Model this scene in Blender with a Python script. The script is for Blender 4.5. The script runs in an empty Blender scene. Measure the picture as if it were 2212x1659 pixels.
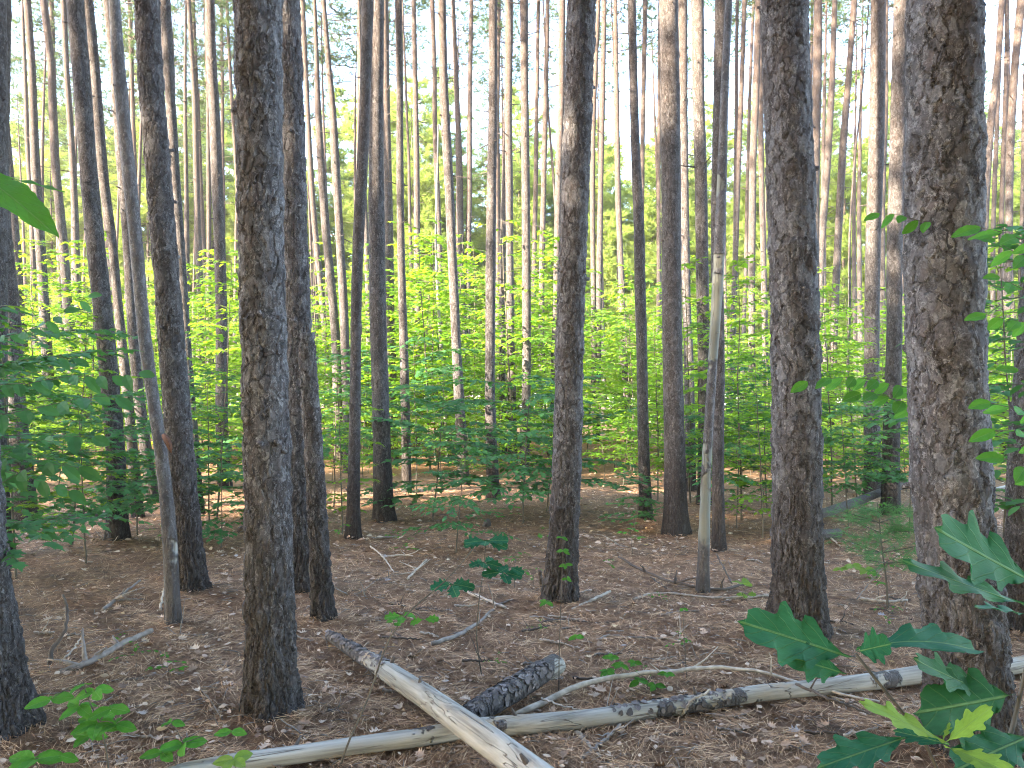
import bpy, math, random
import numpy as np
from mathutils import Vector, Matrix

# ------------------------------------------------------------------ camera, world, sun, exposure
R = math.radians
sc = bpy.context.scene
CX, CY, F, HOR = 1106.0, 829.5, 1670.0, 865.0      # picture frame 2212 x 1659
CAMZ = 1.6
PITCH = math.atan((HOR - CY) / F)
cam = bpy.data.cameras.new("camera"); cam_o = bpy.data.objects.new("camera", cam)
sc.collection.objects.link(cam_o); sc.camera = cam_o
cam.sensor_width = 36.0; cam.lens = 36.0 * F / 2212.0
cam.clip_start = 0.05; cam.clip_end = 2000
cam_o.location = (0, 0, CAMZ); cam_o.rotation_euler = (R(90) + PITCH, 0, 0)

SUN_EL, SUN_AZ = 27.0, 212.0     # azimuth of the sun seen from above, degrees counter-clockwise from +X
world = bpy.data.worlds.new("World"); sc.world = world; world.use_nodes = True
wn = world.node_tree
bg = wn.nodes["Background"]
sky = wn.nodes.new("ShaderNodeTexSky"); sky.sky_type = 'NISHITA'; sky.sun_disc = False
sky.sun_elevation = R(SUN_EL); sky.sun_rotation = R(90 - SUN_AZ)
sky.air_density = 1.0; sky.dust_density = 1.0; sky.ozone_density = 1.0
wn.links.new(sky.outputs[0], bg.inputs[0]); bg.inputs[1].default_value = 0.15
sl = bpy.data.lights.new("sun", 'SUN'); sl.energy = 5.0; sl.angle = R(0.55); sl.color = (1.0, 0.86, 0.66)
so = bpy.data.objects.new("sun", sl); sc.collection.objects.link(so)
sdir = Vector((math.cos(R(SUN_AZ)) * math.cos(R(SUN_EL)), math.sin(R(SUN_AZ)) * math.cos(R(SUN_EL)), math.sin(R(SUN_EL))))
so.rotation_euler = sdir.to_track_quat('Z', 'Y').to_euler()
sc.view_settings.view_transform = 'Standard'; sc.view_settings.look = 'None'
sc.view_settings.exposure = 3.75; sc.view_settings.gamma = 1.0
sc.cycles.max_bounces = 7; sc.cycles.diffuse_bounces = 4; sc.cycles.transmission_bounces = 4
sc.cycles.transparent_max_bounces = 4
sc.cycles.use_denoising = True; sc.cycles.pixel_filter_type = 'BLACKMAN_HARRIS'; sc.cycles.filter_width = 1.05
sc.cycles.sample_clamp_indirect = 6.0

C = sc.collection
rng = np.random.default_rng(7)
rnd = random.Random(7)

def ray(px, py):
    u = (px - CX) / F; v = (CY - py) / F
    return np.array([u, math.cos(PITCH) - v * math.sin(PITCH), math.sin(PITCH) + v * math.cos(PITCH)])
def at(px, py, d):                                  # point seen at a pixel, at depth d along +Y
    r = ray(px, py); return np.array([0, 0, CAMZ]) + r * (d / r[1])
MOUNDS = [((px - CX) / F * d, d, r) for px, d, r in [(8, 3.7, .17), (584, 3.93, .15), (651, 6.4, .14), (698, 5.57, .08), (417, 6.4, .12), (376, 5.5, .07), (256, 8.8, .13), (763, 8.85, .1), (830, 10.2, .14), (1210, 6.15, .14), (1459, 9.2, .15), (1552, 8.1, .09), (1722, 5.24, .19), (2099, 3.56, .2), (1924, 10.8, .14), (1396, 10.2, .1), (2232, 5.4, .16)]]
def gz(x, y):                                       # ground height
    x = np.asarray(x, float); y = np.asarray(y, float)
    far = np.clip((np.hypot(x, y) - 8) / 20, 0, 1)
    h = 0.012 * np.sin(x * 1.9 + 1.3 * np.sin(y * .8)) + 0.010 * np.sin(y * 2.3 + 1.1 * x + .5) + 0.006 * np.sin(5.1 * x - 3.7 * y)
    for mx, my, mr in MOUNDS:
        h = h + .055 * np.exp(-((x - mx) ** 2 + (y - my) ** 2) / (2 * (mr + .05) ** 2))
    return h + far * 0.12 * np.sin(x * .31 + 1) * np.sin(y * .27)
def onground(px, py, h=0.0):
    r = ray(px, py); t = (h - CAMZ) / r[2]; p = np.array([0, 0, CAMZ]) + r * t
    p[2] = gz(p[0], p[1]) + h; return p

# ------------------------------------------------------------------ mesh helpers
def mesh_np(name, verts, faces, smooth=False, uv=None):
    """verts (n,3), faces (m,k) constant k"""
    verts = np.ascontiguousarray(verts, dtype=np.float32); faces = np.ascontiguousarray(faces, dtype=np.int32)
    me = bpy.data.meshes.new(name); m, k = faces.shape
    me.vertices.add(len(verts)); me.vertices.foreach_set("co", verts.ravel())
    me.loops.add(m * k); me.loops.foreach_set("vertex_index", faces.ravel())
    me.polygons.add(m); me.polygons.foreach_set("loop_start", np.arange(0, m * k, k, dtype=np.int32))
    me.polygons.foreach_set("loop_total", np.full(m, k, dtype=np.int32))
    if smooth: me.polygons.foreach_set("use_smooth", np.ones(m, dtype=bool))
    if uv is not None:
        l = me.uv_layers.new(name="UVMap"); l.data.foreach_set("uv", np.ascontiguousarray(uv, dtype=np.float32)[faces.ravel()].ravel())
    me.update(calc_edges=True)
    return me
class MB:
    def __init__(s): s.v = []; s.f = []; s.n = 0
    def add(s, v, f):
        s.v.append(np.asarray(v, float)); s.f.append(np.asarray(f, int) + s.n); s.n += len(v)
    def mesh(s, name, smooth=True):
        return mesh_np(name, np.concatenate(s.v), np.concatenate(s.f), smooth)
def frames(P):
    T = np.gradient(P, axis=0); T /= np.linalg.norm(T, axis=1)[:, None] + 1e-9
    ref = np.array([0.0, 1.0, 0.0]) if abs(T[:, 1]).mean() < .8 else np.array([1.0, 0, 0])
    A = np.cross(T, ref); A /= np.linalg.norm(A, axis=1)[:, None]
    B = np.cross(T, A)
    return T, A, B
def tube(P, rad, seg=8, rough=0.0, seed=0, lobes=None):
    """quads of a tube; ends closed by collapsing rings"""
    P = np.asarray(P, float); rad = np.asarray(rad, float) * np.ones(len(P))
    T, A, B = frames(P)
    th = np.arange(seg) / seg * 2 * np.pi
    rr = np.repeat(rad[:, None], seg, 1)
    if rough:
        g = np.random.default_rng(seed); s = np.arange(len(P))
        for k in range(1, 6):
            L = np.linalg.norm(np.gradient(P, axis=0), axis=1).cumsum()
            ph, fr, q = g.uniform(0, 6.3), g.uniform(.6, 3.5) * k * .6, g.integers(1, 4)
            rr *= 1 + rough / k * np.sin(q * th[None, :] + ph + fr * L[:, None])
    if lobes is not None: rr = rr * lobes(th[None, :], np.arange(len(P))[:, None])
    V = P[:, None, :] + rr[:, :, None] * (np.cos(th)[None, :, None] * A[:, None, :] + np.sin(th)[None, :, None] * B[:, None, :])
    V = np.concatenate([np.repeat(P[:1], seg, 0)[None], V, np.repeat(P[-1:], seg, 0)[None]])
    n = len(V); i = np.arange(n - 1)[:, None] * seg; j = np.arange(seg)[None, :]; j2 = (j + 1) % seg
    Fq = np.stack([i + j, i + j2, i + seg + j2, i + seg + j], -1).reshape(-1, 4)
    return V.reshape(-1, 3), Fq
def obj(name, me, mat, parent=None, loc=None):
    o = bpy.data.objects.new(name, me); C.objects.link(o)
    if mat and me is not None and not me.materials: me.materials.append(mat)
    if parent: o.parent = parent
    if loc is not None: o.location = loc
    return o
def tag(o, label=None, cat=None, group=None, kind=None):
    if label: o["label"] = label
    if cat: o["category"] = cat
    if group: o["group"] = group
    if kind: o["kind"] = kind
    return o
def thing(name, label, cat, loc=(0, 0, 0), group=None):
    o = bpy.data.objects.new(name, None); C.objects.link(o); o.location = loc; o.empty_display_size = .1
    return tag(o, label, cat, group)
def smoothline(P, n):
    P = np.asarray(P, float)
    L = np.r_[0, np.linalg.norm(np.diff(P, axis=0), axis=1).cumsum()]
    t = np.linspace(0, L[-1], n); Q = np.stack([np.interp(t, L, P[:, k]) for k in range(P.shape[1])], 1)
    for _ in range(max(1, n // (3 * len(P)))):
        Q[1:-1] = (Q[:-2] + 2 * Q[1:-1] + Q[2:]) / 4
    return Q

# ------------------------------------------------------------------ materials
class NT:
    def __init__(s, name):
        s.m = bpy.data.materials.new(name); s.m.use_nodes = True; s.t = s.m.node_tree
        s.p = s.t.nodes["Principled BSDF"]; s.out = s.t.nodes["Material Output"]
    def n(s, typ, **kw):
        x = s.t.nodes.new(typ)
        for k, v in kw.items():
            if k.startswith("i_"):
                key = k[2:]; x.inputs[int(key) if key.isdigit() else key].default_value = v
            else: setattr(x, k, v)
        return x
    def l(s, a, b): s.t.links.new(a, b)
    def math(s, op, a, b=None, clamp=False):
        x = s.n("ShaderNodeMath", operation=op, use_clamp=clamp)
        for i, q in enumerate((a, b)):
            if q is None: continue
            if isinstance(q, (int, float)): x.inputs[i].default_value = q
            else: s.l(q, x.inputs[i])
        return x.outputs[0]
    def mix(s, f, a, b, blend='MIX'):
        x = s.n("ShaderNodeMix", data_type='RGBA', blend_type=blend)
        for i, q in ((0, f), (6, a), (7, b)):
            if isinstance(q, (int, float)): x.inputs[i].default_value = q
            elif isinstance(q, tuple): x.inputs[i].default_value = (*q, 1)
            else: s.l(q, x.inputs[i])
        return x.outputs[2]
    def ramp(s, f, stops):
        x = s.n("ShaderNodeValToRGB"); e = x.color_ramp.elements
        while len(e) < len(stops): e.new(0.5)
        for q, (p, c) in zip(e, stops): q.position = p; q.color = (*c, 1) if isinstance(c, tuple) else (c, c, c, 1)
        s.l(f, x.inputs[0]); return x.outputs[0]
    def smooth(s, f, a, b):
        x = s.n("ShaderNodeMapRange", interpolation_type='SMOOTHSTEP'); s.l(f, x.inputs[0])
        x.inputs[1].default_value = a; x.inputs[2].default_value = b; return x.outputs[0]
    def vec(s, op, a, b):
        x = s.n("ShaderNodeVectorMath", operation=op)
        for i, q in enumerate((a, b)):
            if isinstance(q, tuple): x.inputs[i].default_value = q
            else: s.l(q, x.inputs[i])
        return x.outputs[0]
    def coords(s):
        tc = s.n("ShaderNodeTexCoord"); oi = s.n("ShaderNodeObjectInfo")
        off = s.n("ShaderNodeCombineXYZ"); r = s.math('MULTIPLY', oi.outputs['Random'], 57.0)
        s.l(r, off.inputs[0]); s.l(r, off.inputs[1])
        return tc.outputs['Object'], s.vec('ADD', tc.outputs['Object'], off.outputs[0]), oi.outputs['Random']
    def noise(s, v, scale, detail=4, rough=.55):
        x = s.n("ShaderNodeTexNoise"); s.l(v, x.inputs['Vector']); x.inputs['Scale'].default_value = scale
        x.inputs['Detail'].default_value = detail; x.inputs['Roughness'].default_value = rough
        return x
def bark_nodes(b, scale=1.0, axis='Z'):
    o, v, r = b.coords()
    wv = b.noise(v, 5.0, 3)
    w = b.vec('SCALE', b.vec('SUBTRACT', wv.outputs['Color'], (.5, .5, .5)), (0, 0, 0))
    w.node.inputs['Scale'].default_value = .09
    vv = b.vec('ADD', v, w)
    st = (25 * scale, 25 * scale, 11.5 * scale) if axis == 'Z' else (11.5 * scale, 24 * scale, 24 * scale)
    p1 = b.vec('MULTIPLY', vv, st)
    w2 = b.noise(v, 30.0, 4, .65); w2s = b.vec('SCALE', b.vec('SUBTRACT', w2.outputs['Color'], (.5, .5, .5)), (0, 0, 0)); w2s.node.inputs['Scale'].default_value = 1.0
    p1 = b.vec('ADD', p1, w2s)
    v1 = b.n("ShaderNodeTexVoronoi"); b.l(p1, v1.inputs['Vector']); v1.inputs['Scale'].default_value = 1
    v1.inputs['Randomness'].default_value = 1
    e1 = b.n("ShaderNodeTexVoronoi", feature='DISTANCE_TO_EDGE'); b.l(p1, e1.inputs['Vector']); e1.inputs['Scale'].default_value = 1
    p2 = b.vec('MULTIPLY', p1, (2.3, 2.3, 2.0))
    v2 = b.n("ShaderNodeTexVoronoi"); b.l(p2, v2.inputs['Vector']); v2.inputs['Scale'].default_value = 1
    s1 = b.n("ShaderNodeSeparateColor"); b.l(v1.outputs['Color'], s1.inputs[0])
    s2 = b.n("ShaderNodeSeparateColor"); b.l(v2.outputs['Color'], s2.inputs[0])
    sep = b.n("ShaderNodeSeparateXYZ"); b.l(o, sep.inputs[0])
    gapn = b.noise(vv, 9.0, 3)
    crack = b.math('MAXIMUM', b.smooth(e1.outputs['Distance'], 0.0, 0.09), b.smooth(gapn.outputs[0], .52, .60))
    fine = b.noise(v, 60, 5, .7)
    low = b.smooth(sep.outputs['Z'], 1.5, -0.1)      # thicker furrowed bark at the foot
    # furrows at the foot: stretched noise ridges
    fm = b.vec('MULTIPLY', vv, (26, 26, 2.6)); fn = b.noise(fm, 1.0, 3, .5)
    fur = b.smooth(b.math('ABSOLUTE', b.math('SUBTRACT', fn.outputs[0], .5)), 0.0, 0.09)
    h = b.math('ADD', b.math('MULTIPLY', s1.outputs[0], .46), b.math('MULTIPLY', s2.outputs[0], .42))
    h = b.math('ADD', h, b.math('MULTIPLY', crack, .25))
    p3 = b.vec('MULTIPLY', p1, (4.6, 4.6, 4.0)); v3 = b.n("ShaderNodeTexVoronoi"); b.l(p3, v3.inputs['Vector']); v3.inputs['Scale'].default_value = 1
    s3 = b.n("ShaderNodeSeparateColor"); b.l(v3.outputs['Color'], s3.inputs[0])
    h = b.math('ADD', h, b.math('MULTIPLY', s3.outputs[0], .16))
    h = b.math('ADD', h, b.math('MULTIPLY', fine.outputs[0], .18))
    furk = b.math('MULTIPLY', b.math('SUBTRACT', 1.0, fur), low)
    h = b.math('SUBTRACT', h, b.math('MULTIPLY', furk, .6))
    big = b.noise(v, 1.6, 3)
    c = b.ramp(s1.outputs[1], [(0, (.055, .051, .054)), (.45, (.092, .089, .094)), (1, (.155, .152, .162))])
    c = b.mix(b.math('MULTIPLY', b.smooth(s2.outputs[1], .6, 1.0), .4), c, (.115, .082, .072))
    c = b.mix(b.math('MULTIPLY', b.smooth(big.outputs[0], .45, .7), .3), c, (.10, .075, .068))
    c = b.mix(b.math('MULTIPLY', b.smooth(s2.outputs[0], .93, 1.0), .6), c, (.25, .23, .22))
    c = b.mix(b.math('MULTIPLY', b.math('SUBTRACT', 1.0, crack), .40), c, (.045, .034, .030))
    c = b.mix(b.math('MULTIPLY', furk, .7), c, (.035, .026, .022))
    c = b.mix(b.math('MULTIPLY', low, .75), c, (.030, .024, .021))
    e2 = b.n("ShaderNodeTexVoronoi", feature='DISTANCE_TO_EDGE'); b.l(p2, e2.inputs['Vector']); e2.inputs['Scale'].default_value = 1
    c = b.mix(b.math('MULTIPLY', b.smooth(s3.outputs[1], .90, .97), b.math('SUBTRACT', .6, b.math('MULTIPLY', low, .45))), c, (.30, .285, .285))
    c = b.mix(b.math('MULTIPLY', b.smooth(s3.outputs[2], .85, .95), .6), c, (.035, .03, .03))
    rim = b.math('MULTIPLY', b.math('MULTIPLY', b.smooth(e2.outputs['Distance'], .10, .03), b.smooth(s2.outputs[2], .62, .75)), b.math('SUBTRACT', .55, b.math('MULTIPLY', low, .42)))
    c = b.mix(rim, c, (.29, .28, .28))
    dk = b.math('MULTIPLY', b.math('MULTIPLY', b.smooth(e2.outputs['Distance'], .09, .02), b.smooth(s2.outputs[2], .5, .35)), .55)
    c = b.mix(dk, c, (.030, .025, .024))
    kv = b.n("ShaderNodeTexVoronoi"); b.l(b.vec('MULTIPLY', vv, (5.5, 5.5, 2.4) if axis == 'Z' else (2.4, 5.5, 5.5)), kv.inputs['Vector']); kv.inputs['Scale'].default_value = 1
    kn = b.math('ADD', kv.outputs['Distance'], b.math('MULTIPLY', fine.outputs[0], .12))
    kd = b.smooth(kn, .25, .14)
    c = b.mix(b.math('MULTIPLY', kd, .55), c, (.035, .027, .025))
    h = b.math('SUBTRACT', h, b.math('MULTIPLY', kd, .35))
    c = b.mix(.9, c, b.ramp(fine.outputs[0], [(.3, .50), (.5, 1.0), (.7, 1.35)]), 'MULTIPLY')
    return o, v, r, c, h, sep
def make_bark(name, disp, near, scale=1.0):
    b = NT(name); o, v, r, c, h, sep = bark_nodes(b, scale)
    c = b.mix(b.math('MULTIPLY', r, .16), c, (.15, .115, .095))
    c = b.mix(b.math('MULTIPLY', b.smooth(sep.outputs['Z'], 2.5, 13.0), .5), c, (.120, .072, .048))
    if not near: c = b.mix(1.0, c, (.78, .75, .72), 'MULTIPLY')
    b.l(c, b.p.inputs['Base Color']); b.p.inputs['Roughness'].default_value = .88
    b.p.inputs['Specular IOR Level'].default_value = .25
    if near:
        d = b.n("ShaderNodeDisplacement"); d.inputs['Scale'].default_value = disp; d.inputs['Midlevel'].default_value = .5
        b.l(h, d.inputs['Height']); b.l(d.outputs[0], b.out.inputs['Displacement'])
        b.m.displacement_method = 'BOTH'
    else:
        u = b.n("ShaderNodeBump"); u.inputs['Distance'].default_value = disp; u.inputs['Strength'].default_value = 1
        b.l(h, u.inputs['Height']); b.l(u.outputs[0], b.p.inputs['Normal'])
    return b.m
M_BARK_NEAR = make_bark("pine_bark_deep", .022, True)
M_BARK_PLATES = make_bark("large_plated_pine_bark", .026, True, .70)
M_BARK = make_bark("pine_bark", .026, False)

def make_wood(name, bark_amount, axis, greenish=0.0, patch=1.3, barkend=None, under=False):
    b = NT(name); o, v, r, bc, bh, sep = bark_nodes(b, 1.1, axis)
    st = (40, 40, 1.6) if axis == 'Z' else (1.6, 40, 40)
    gr = b.noise(b.vec('MULTIPLY', v, st), 1.0, 5, .6)
    bl = b.noise(b.vec('MULTIPLY', v, (3, 9, 9) if axis == 'X' else (9, 9, 3)), 1.0, 4)
    c = b.ramp(gr.outputs[0], [(.30, (.12, .105, .088)), (.48, (.27, .245, .21)), (.75, (.40, .375, .335))])
    c = b.mix(b.smooth(bl.outputs[0], .55, .72), c, (.30, .22, .14))
    if greenish: c = b.mix(greenish, c, (.165, .170, .140))
    crk = b.n("ShaderNodeTexNoise"); b.l(b.vec('MULTIPLY', v, (22, 22, .55) if axis == 'Z' else (.55, 22, 22)), crk.inputs['Vector']); crk.inputs['Scale'].default_value = 1; crk.inputs['Detail'].default_value = 2
    crack = b.smooth(b.math('ABSOLUTE', b.math('SUBTRACT', crk.outputs[0], .5)), 0.0, .012)
    c = b.mix(crack, (.12, .095, .075), c)
    mk = b.noise(v, patch, 5, .65)
    mask = b.smooth(mk.outputs[0], 1 - bark_amount - .012, 1 - bark_amount + .012)
    if under: mask = b.math('MULTIPLY', b.smooth(mk.outputs[0], .50, .53), b.smooth(b.math('ADD', sep.outputs['Z'], b.math('MULTIPLY', b.math('SUBTRACT', bl.outputs[0], .5), .08)), .012, -.006))
    if barkend is not None:
        wob = b.math('ADD', sep.outputs['Z' if axis == 'Z' else 'X'], b.math('MULTIPLY', b.math('SUBTRACT', mk.outputs[0], .5), .9))
        mask = b.math('MAXIMUM', mask, b.smooth(wob, barkend + (.10 if axis == 'Z' else .02), barkend - (.10 if axis == 'Z' else .02)))
    c = b.mix(mask, c, b.mix(.22, bc, (.20, .165, .155)))
    h = b.math('ADD', b.math('MULTIPLY', mask, b.math('ADD', b.math('MULTIPLY', bh, .8), .5)), b.math('ADD', b.math('MULTIPLY', gr.outputs[0], .15), b.math('MULTIPLY', crack, .25)))
    b.l(c, b.p.inputs['Base Color']); b.p.inputs['Roughness'].default_value = .8
    u = b.n("ShaderNodeBump"); u.inputs['Distance'].default_value = .02; b.l(h, u.inputs['Height']); b.l(u.outputs[0], b.p.inputs['Normal'])
    return b.m
M_SNAG = make_wood("pale_snag_wood", .485, 'Z', .72, 1.1, .35)
M_SNAG2 = make_wood("half_barked_snag_wood", .60, 'Z', .1, .9)
M_LOG = make_wood("peeled_log_wood", .43, 'X', .0, 2.0, .72, True)
M_LOG_BARE = make_wood("bare_log_wood", .405, 'X', .1, 2.4)
M_LOG_BARK = make_wood("rough_barked_log_wood", .70, 'X', .15, 2.0)

def simple(name, col, rough=.85, var=.35, scale=9.0, isl=False):
    b = NT(name); o, v, r = b.coords(); n = b.noise(v, scale, 4)
    f = b.ramp(n.outputs[0], [(.3, 1 - var), (.7, 1 + var)])
    c = b.mix(1.0, f, col, 'MULTIPLY')
    b.l(c, b.p.inputs['Base Color']); b.p.inputs['Roughness'].default_value = rough
    return b.m
M_TWIG = simple("dark_twig_bark", (.075, .055, .042))
M_TWIG_PALE = simple("pale_dead_twig_bark", (.36, .30, .24), scale=25)
M_TWIG_GREY = simple("grey_dead_twig_bark", (.20, .165, .14), scale=25)
M_STEM = simple("sapling_stem_bark", (.085, .070, .050))
M_FUNGUS = simple("rusty_torn_wood", (.11, .045, .022), scale=22, var=.6)
M_STEM_GREEN = simple("green_leaf_stalk", (.12, .14, .04))

def leaf_mat(name, c1, c2, tr, trf=.45, veins=False, back=None, gloss=.6):
    b = NT(name); g = b.n("ShaderNodeNewGeometry"); r = g.outputs['Random Per Island']
    tc = b.n("ShaderNodeTexCoord")
    c = b.mix(r, c1, c2)
    n = b.noise(tc.outputs['Object'], 1.3, 2)
    c = b.mix(.5, c, b.ramp(n.outputs[0], [(.3, .7), (.7, 1.25)]), 'MULTIPLY')
    t = b.mix(.25, b.mix(r, tr, tuple(x * .75 for x in tr)), c)
    if veins:
        uv = b.n("ShaderNodeSeparateXYZ"); b.l(tc.outputs['UV'], uv.inputs[0])
        ax = b.math('ABSOLUTE', uv.outputs[0])
        mid = b.smooth(ax, .055, .02)
        sv = b.math('FRACT', b.math('SUBTRACT', b.math('MULTIPLY', uv.outputs[1], 7.0), b.math('MULTIPLY', ax, 2.2)))
        sv = b.smooth(b.math('ABSOLUTE', b.math('SUBTRACT', sv, .5)), .06, .015)
        vm = b.math('MAXIMUM', mid, b.math('MULTIPLY', sv, .40))
        c = b.mix(b.math('MULTIPLY', vm, .75), c, (.16, .26, .09))
        n2 = b.noise(tc.outputs['UV'], 9, 5, .65)
        c = b.mix(.55, c, b.ramp(n2.outputs[0], [(.3, .62), (.7, 1.35)]), 'MULTIPLY')
        sp = b.noise(tc.outputs['UV'], 5.0, 2); c = b.mix(b.math('MULTIPLY', b.smooth(sp.outputs[0], .68, .72), .8), c, (.10, .07, .03))
        u = b.n("ShaderNodeBump"); u.inputs['Distance'].default_value = .002; b.l(b.math('SUBTRACT', b.math('MULTIPLY', n2.outputs[0], .5), vm), u.inputs['Height']); b.l(u.outputs[0], b.p.inputs['Normal'])
    b.l(c, b.p.inputs['Base Color']); b.p.inputs['Roughness'].default_value = gloss
    b.p.inputs['Specular IOR Level'].default_value = .06 if veins else .2
    ts = b.n("ShaderNodeBsdfTranslucent"); b.l(t, ts.inputs[0])
    ms = b.n("ShaderNodeMixShader"); ms.inputs[0].default_value = trf
    b.l(b.p.outputs[0], ms.inputs[1]); b.l(ts.outputs[0], ms.inputs[2]); b.l(ms.outputs[0], b.out.inputs[0])
    return b.m
M_LEAF = leaf_mat("sunlit_leaf_green", (.07, .19, .018), (.13, .27, .022), (.38, .56, .03), .5)  # brighter leaf copy: sunlight on the thicket is put into the colour
M_LEAF_SHADE = leaf_mat("shaded_leaf_deep_green", (.040, .125, .040), (.055, .165, .045), (.12, .30, .05), .35)  # darker copy for beech and maple alike: shade is put into the colour
M_LEAF_NEAR = leaf_mat("near_leaf_green", (.045, .17, .03), (.08, .24, .03), (.20, .42, .03), .35, True)
M_OAK = leaf_mat("oak_leaf_blue_green", (.017, .088, .044), (.022, .105, .048), (.07, .25, .05), .22, True)
M_OAK_YOUNG = leaf_mat("young_oak_leaf_yellow_green", (.13, .24, .03), (.20, .28, .07), (.30, .42, .06), .35, True)
M_OAK_DARK = leaf_mat("oak_leaf_dark_green", (.018, .085, .032), (.022, .10, .036), (.04, .14, .03), .2, True)
M_NEEDLE = leaf_mat("pine_needle_green", (.045, .085, .028), (.085, .125, .035), (.12, .18, .03), .25, gloss=.5)
M_NEEDLE_SUNLIT = leaf_mat("sunlit_pine_needle_green", (.15, .22, .045), (.25, .32, .07), (.42, .52, .10), .45, gloss=.5)  # raised needle colour paints sunlight onto the far tree wall
M_NEEDLE_SOFT = leaf_mat("soft_white_pine_needle", (.07, .17, .06), (.10, .22, .07), (.15, .32, .08), .3)

def litter_mat(name, stops, tr=.12):
    b = NT(name); g = b.n("ShaderNodeNewGeometry")
    tc = b.n("ShaderNodeTexCoord"); n = b.noise(tc.outputs['Object'], 60, 3)
    c = b.ramp(g.outputs['Random Per Island'], stops)
    c = b.mix(.5, c, b.ramp(n.outputs[0], [(.3, .6), (.7, 1.25)]), 'MULTIPLY')
    b.l(c, b.p.inputs['Base Color']); b.p.inputs['Roughness'].default_value = .75
    return b.m
M_LITTER = litter_mat("dead_leaf_tan", [(0, (.15, .08, .045)), (.4, (.34, .21, .13)), (.7, (.50, .35, .25)), (.93, (.56, .42, .30)), (.97, (.5, .30, .10)), (1, (.36, .34, .36))])
M_NEEDLES_DEAD = litter_mat("dead_needle_brown", [(0, (.09, .045, .023)), (.35, (.28, .150, .072)), (.75, (.52, .295, .150)), (1, (.72, .49, .29))])

def ground_mat():
    b = NT("forest_floor_soil"); tc = b.n("ShaderNodeTexCoord"); v = tc.outputs['Object']
    n1 = b.noise(v, .9, 5, .6); n2 = b.noise(v, 14, 6, .7); n3 = b.noise(b.vec('MULTIPLY', v, (1, 1.6, 1)), 70, 4, .7)
    n4 = b.noise(v, 3.3, 4, .6)
    c = b.ramp(n2.outputs[0], [(.28, (.05, .022, .010)), (.45, (.17, .082, .037)), (.6, (.28, .145, .070)), (.78, (.42, .245, .135))])
    c = b.mix(b.math('MULTIPLY', b.smooth(n1.outputs[0], .45, .65), .6), c, (.15, .078, .038))
    c = b.mix(b.math('MULTIPLY', b.smooth(n4.outputs[0], .54, .68), .6), c, (.085, .060, .040))
    c = b.mix(.7, c, b.ramp(n3.outputs[0], [(.3, .5), (.7, 1.45)]), 'MULTIPLY')
    b.l(c, b.p.inputs['Base Color']); b.p.inputs['Roughness'].default_value = .95
    h = b.math('ADD', b.math('MULTIPLY', n2.outputs[0], 1.0), b.math('MULTIPLY', n3.outputs[0], .5))
    u = b.n("ShaderNodeBump"); u.inputs['Distance'].default_value = .035; b.l(h, u.inputs['Height']); b.l(u.outputs[0], b.p.inputs['Normal'])
    return b.m
M_GROUND = ground_mat()
def water_mat():
    b = NT("pond_water"); b.p.inputs['Base Color'].default_value = (.05, .07, .08, 1); b.p.inputs['Roughness'].default_value = .12
    tc = b.n("ShaderNodeTexCoord"); n = b.noise(tc.outputs['Object'], 1.5, 4)
    u = b.n("ShaderNodeBump"); u.inputs['Distance'].default_value = .03; b.l(n.outputs[0], u.inputs['Height']); b.l(u.outputs[0], b.p.inputs['Normal'])
    return b.m

# ------------------------------------------------------------------ ground
def ax_steps(lim, near):
    a = [0.0]; s = near * .75
    while a[-1] < lim:
        a.append(a[-1] + s)
        if a[-1] > 9: s *= 1.09
    return np.array(a)
gx = ax_steps(195, .12); gx = np.r_[-gx[:0:-1], gx]; gy = np.r_[-ax_steps(195, .5)[:0:-1], ax_steps(195, .12)]
GX, GY = np.meshgrid(gx, gy); nx, ny = len(gx), len(gy)
V = np.stack([GX, GY, gz(GX, GY)], -1).reshape(-1, 3)
i = np.arange(ny - 1)[:, None] * nx + np.arange(nx - 1)[None, :]
ground = obj("ground", mesh_np("ground", V, np.stack([i, i + 1, i + nx + 1, i + nx], -1).reshape(-1, 4), True), M_GROUND)
tag(ground, kind="structure")
wv = np.array([(math.cos(a) * (9 + 2 * math.sin(3 * a)), math.sin(a) * (2.5 + .8 * math.sin(2 * a + 1)), 0) for a in np.linspace(0, 2 * math.pi, 41)[:-1]])
wv = np.concatenate([[[0, 0, 0]], wv])
pond = obj("water", mesh_np("water", wv, [(0, k, k % 40 + 1) for k in range(1, 41)]), water_mat(), loc=(2, 52, .16))
tag(pond, kind="structure")

# ------------------------------------------------------------------ leaf templates (x across, y along, z up)
def tmpl_ovate(w=.30):
    v = np.array([(0, 0, 0), (0, .3, .0), (0, .65, -.02), (0, 1, -.10), (-w * .8, .25, .05), (-w, .52, .05), (-w * .6, .8, .0), (w * .8, .25, .05), (w, .52, .05), (w * .6, .8, .0)])
    f = np.array([(0, 1, 4), (1, 5, 4), (1, 2, 5), (2, 6, 5), (2, 3, 6), (0, 7, 1), (1, 7, 8), (1, 8, 2), (2, 8, 9), (2, 9, 3)])
    uv = np.stack([v[:, 0] / w, v[:, 1]], 1)
    return v, f, uv
def tmpl_maple():
    pts = [(0, 0), (.16, -.02), (.42, .10), (.30, .22), (.52, .50), (.30, .48), (.20, .62), (.14, .62), (0, 1.0), (-.14, .62), (-.20, .62), (-.30, .48), (-.52, .50), (-.30, .22), (-.42, .10), (-.16, -.02)]
    v = np.array([(x, y, -.12 * abs(x) - .10 * y * y) for x, y in pts] + [(0, .35, .03)])
    n = len(pts); f = np.array([(k, (k + 1) % n, n) for k in range(n)])
    return v, f, np.stack([v[:, 0] * 2, v[:, 1]], 1)
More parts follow.
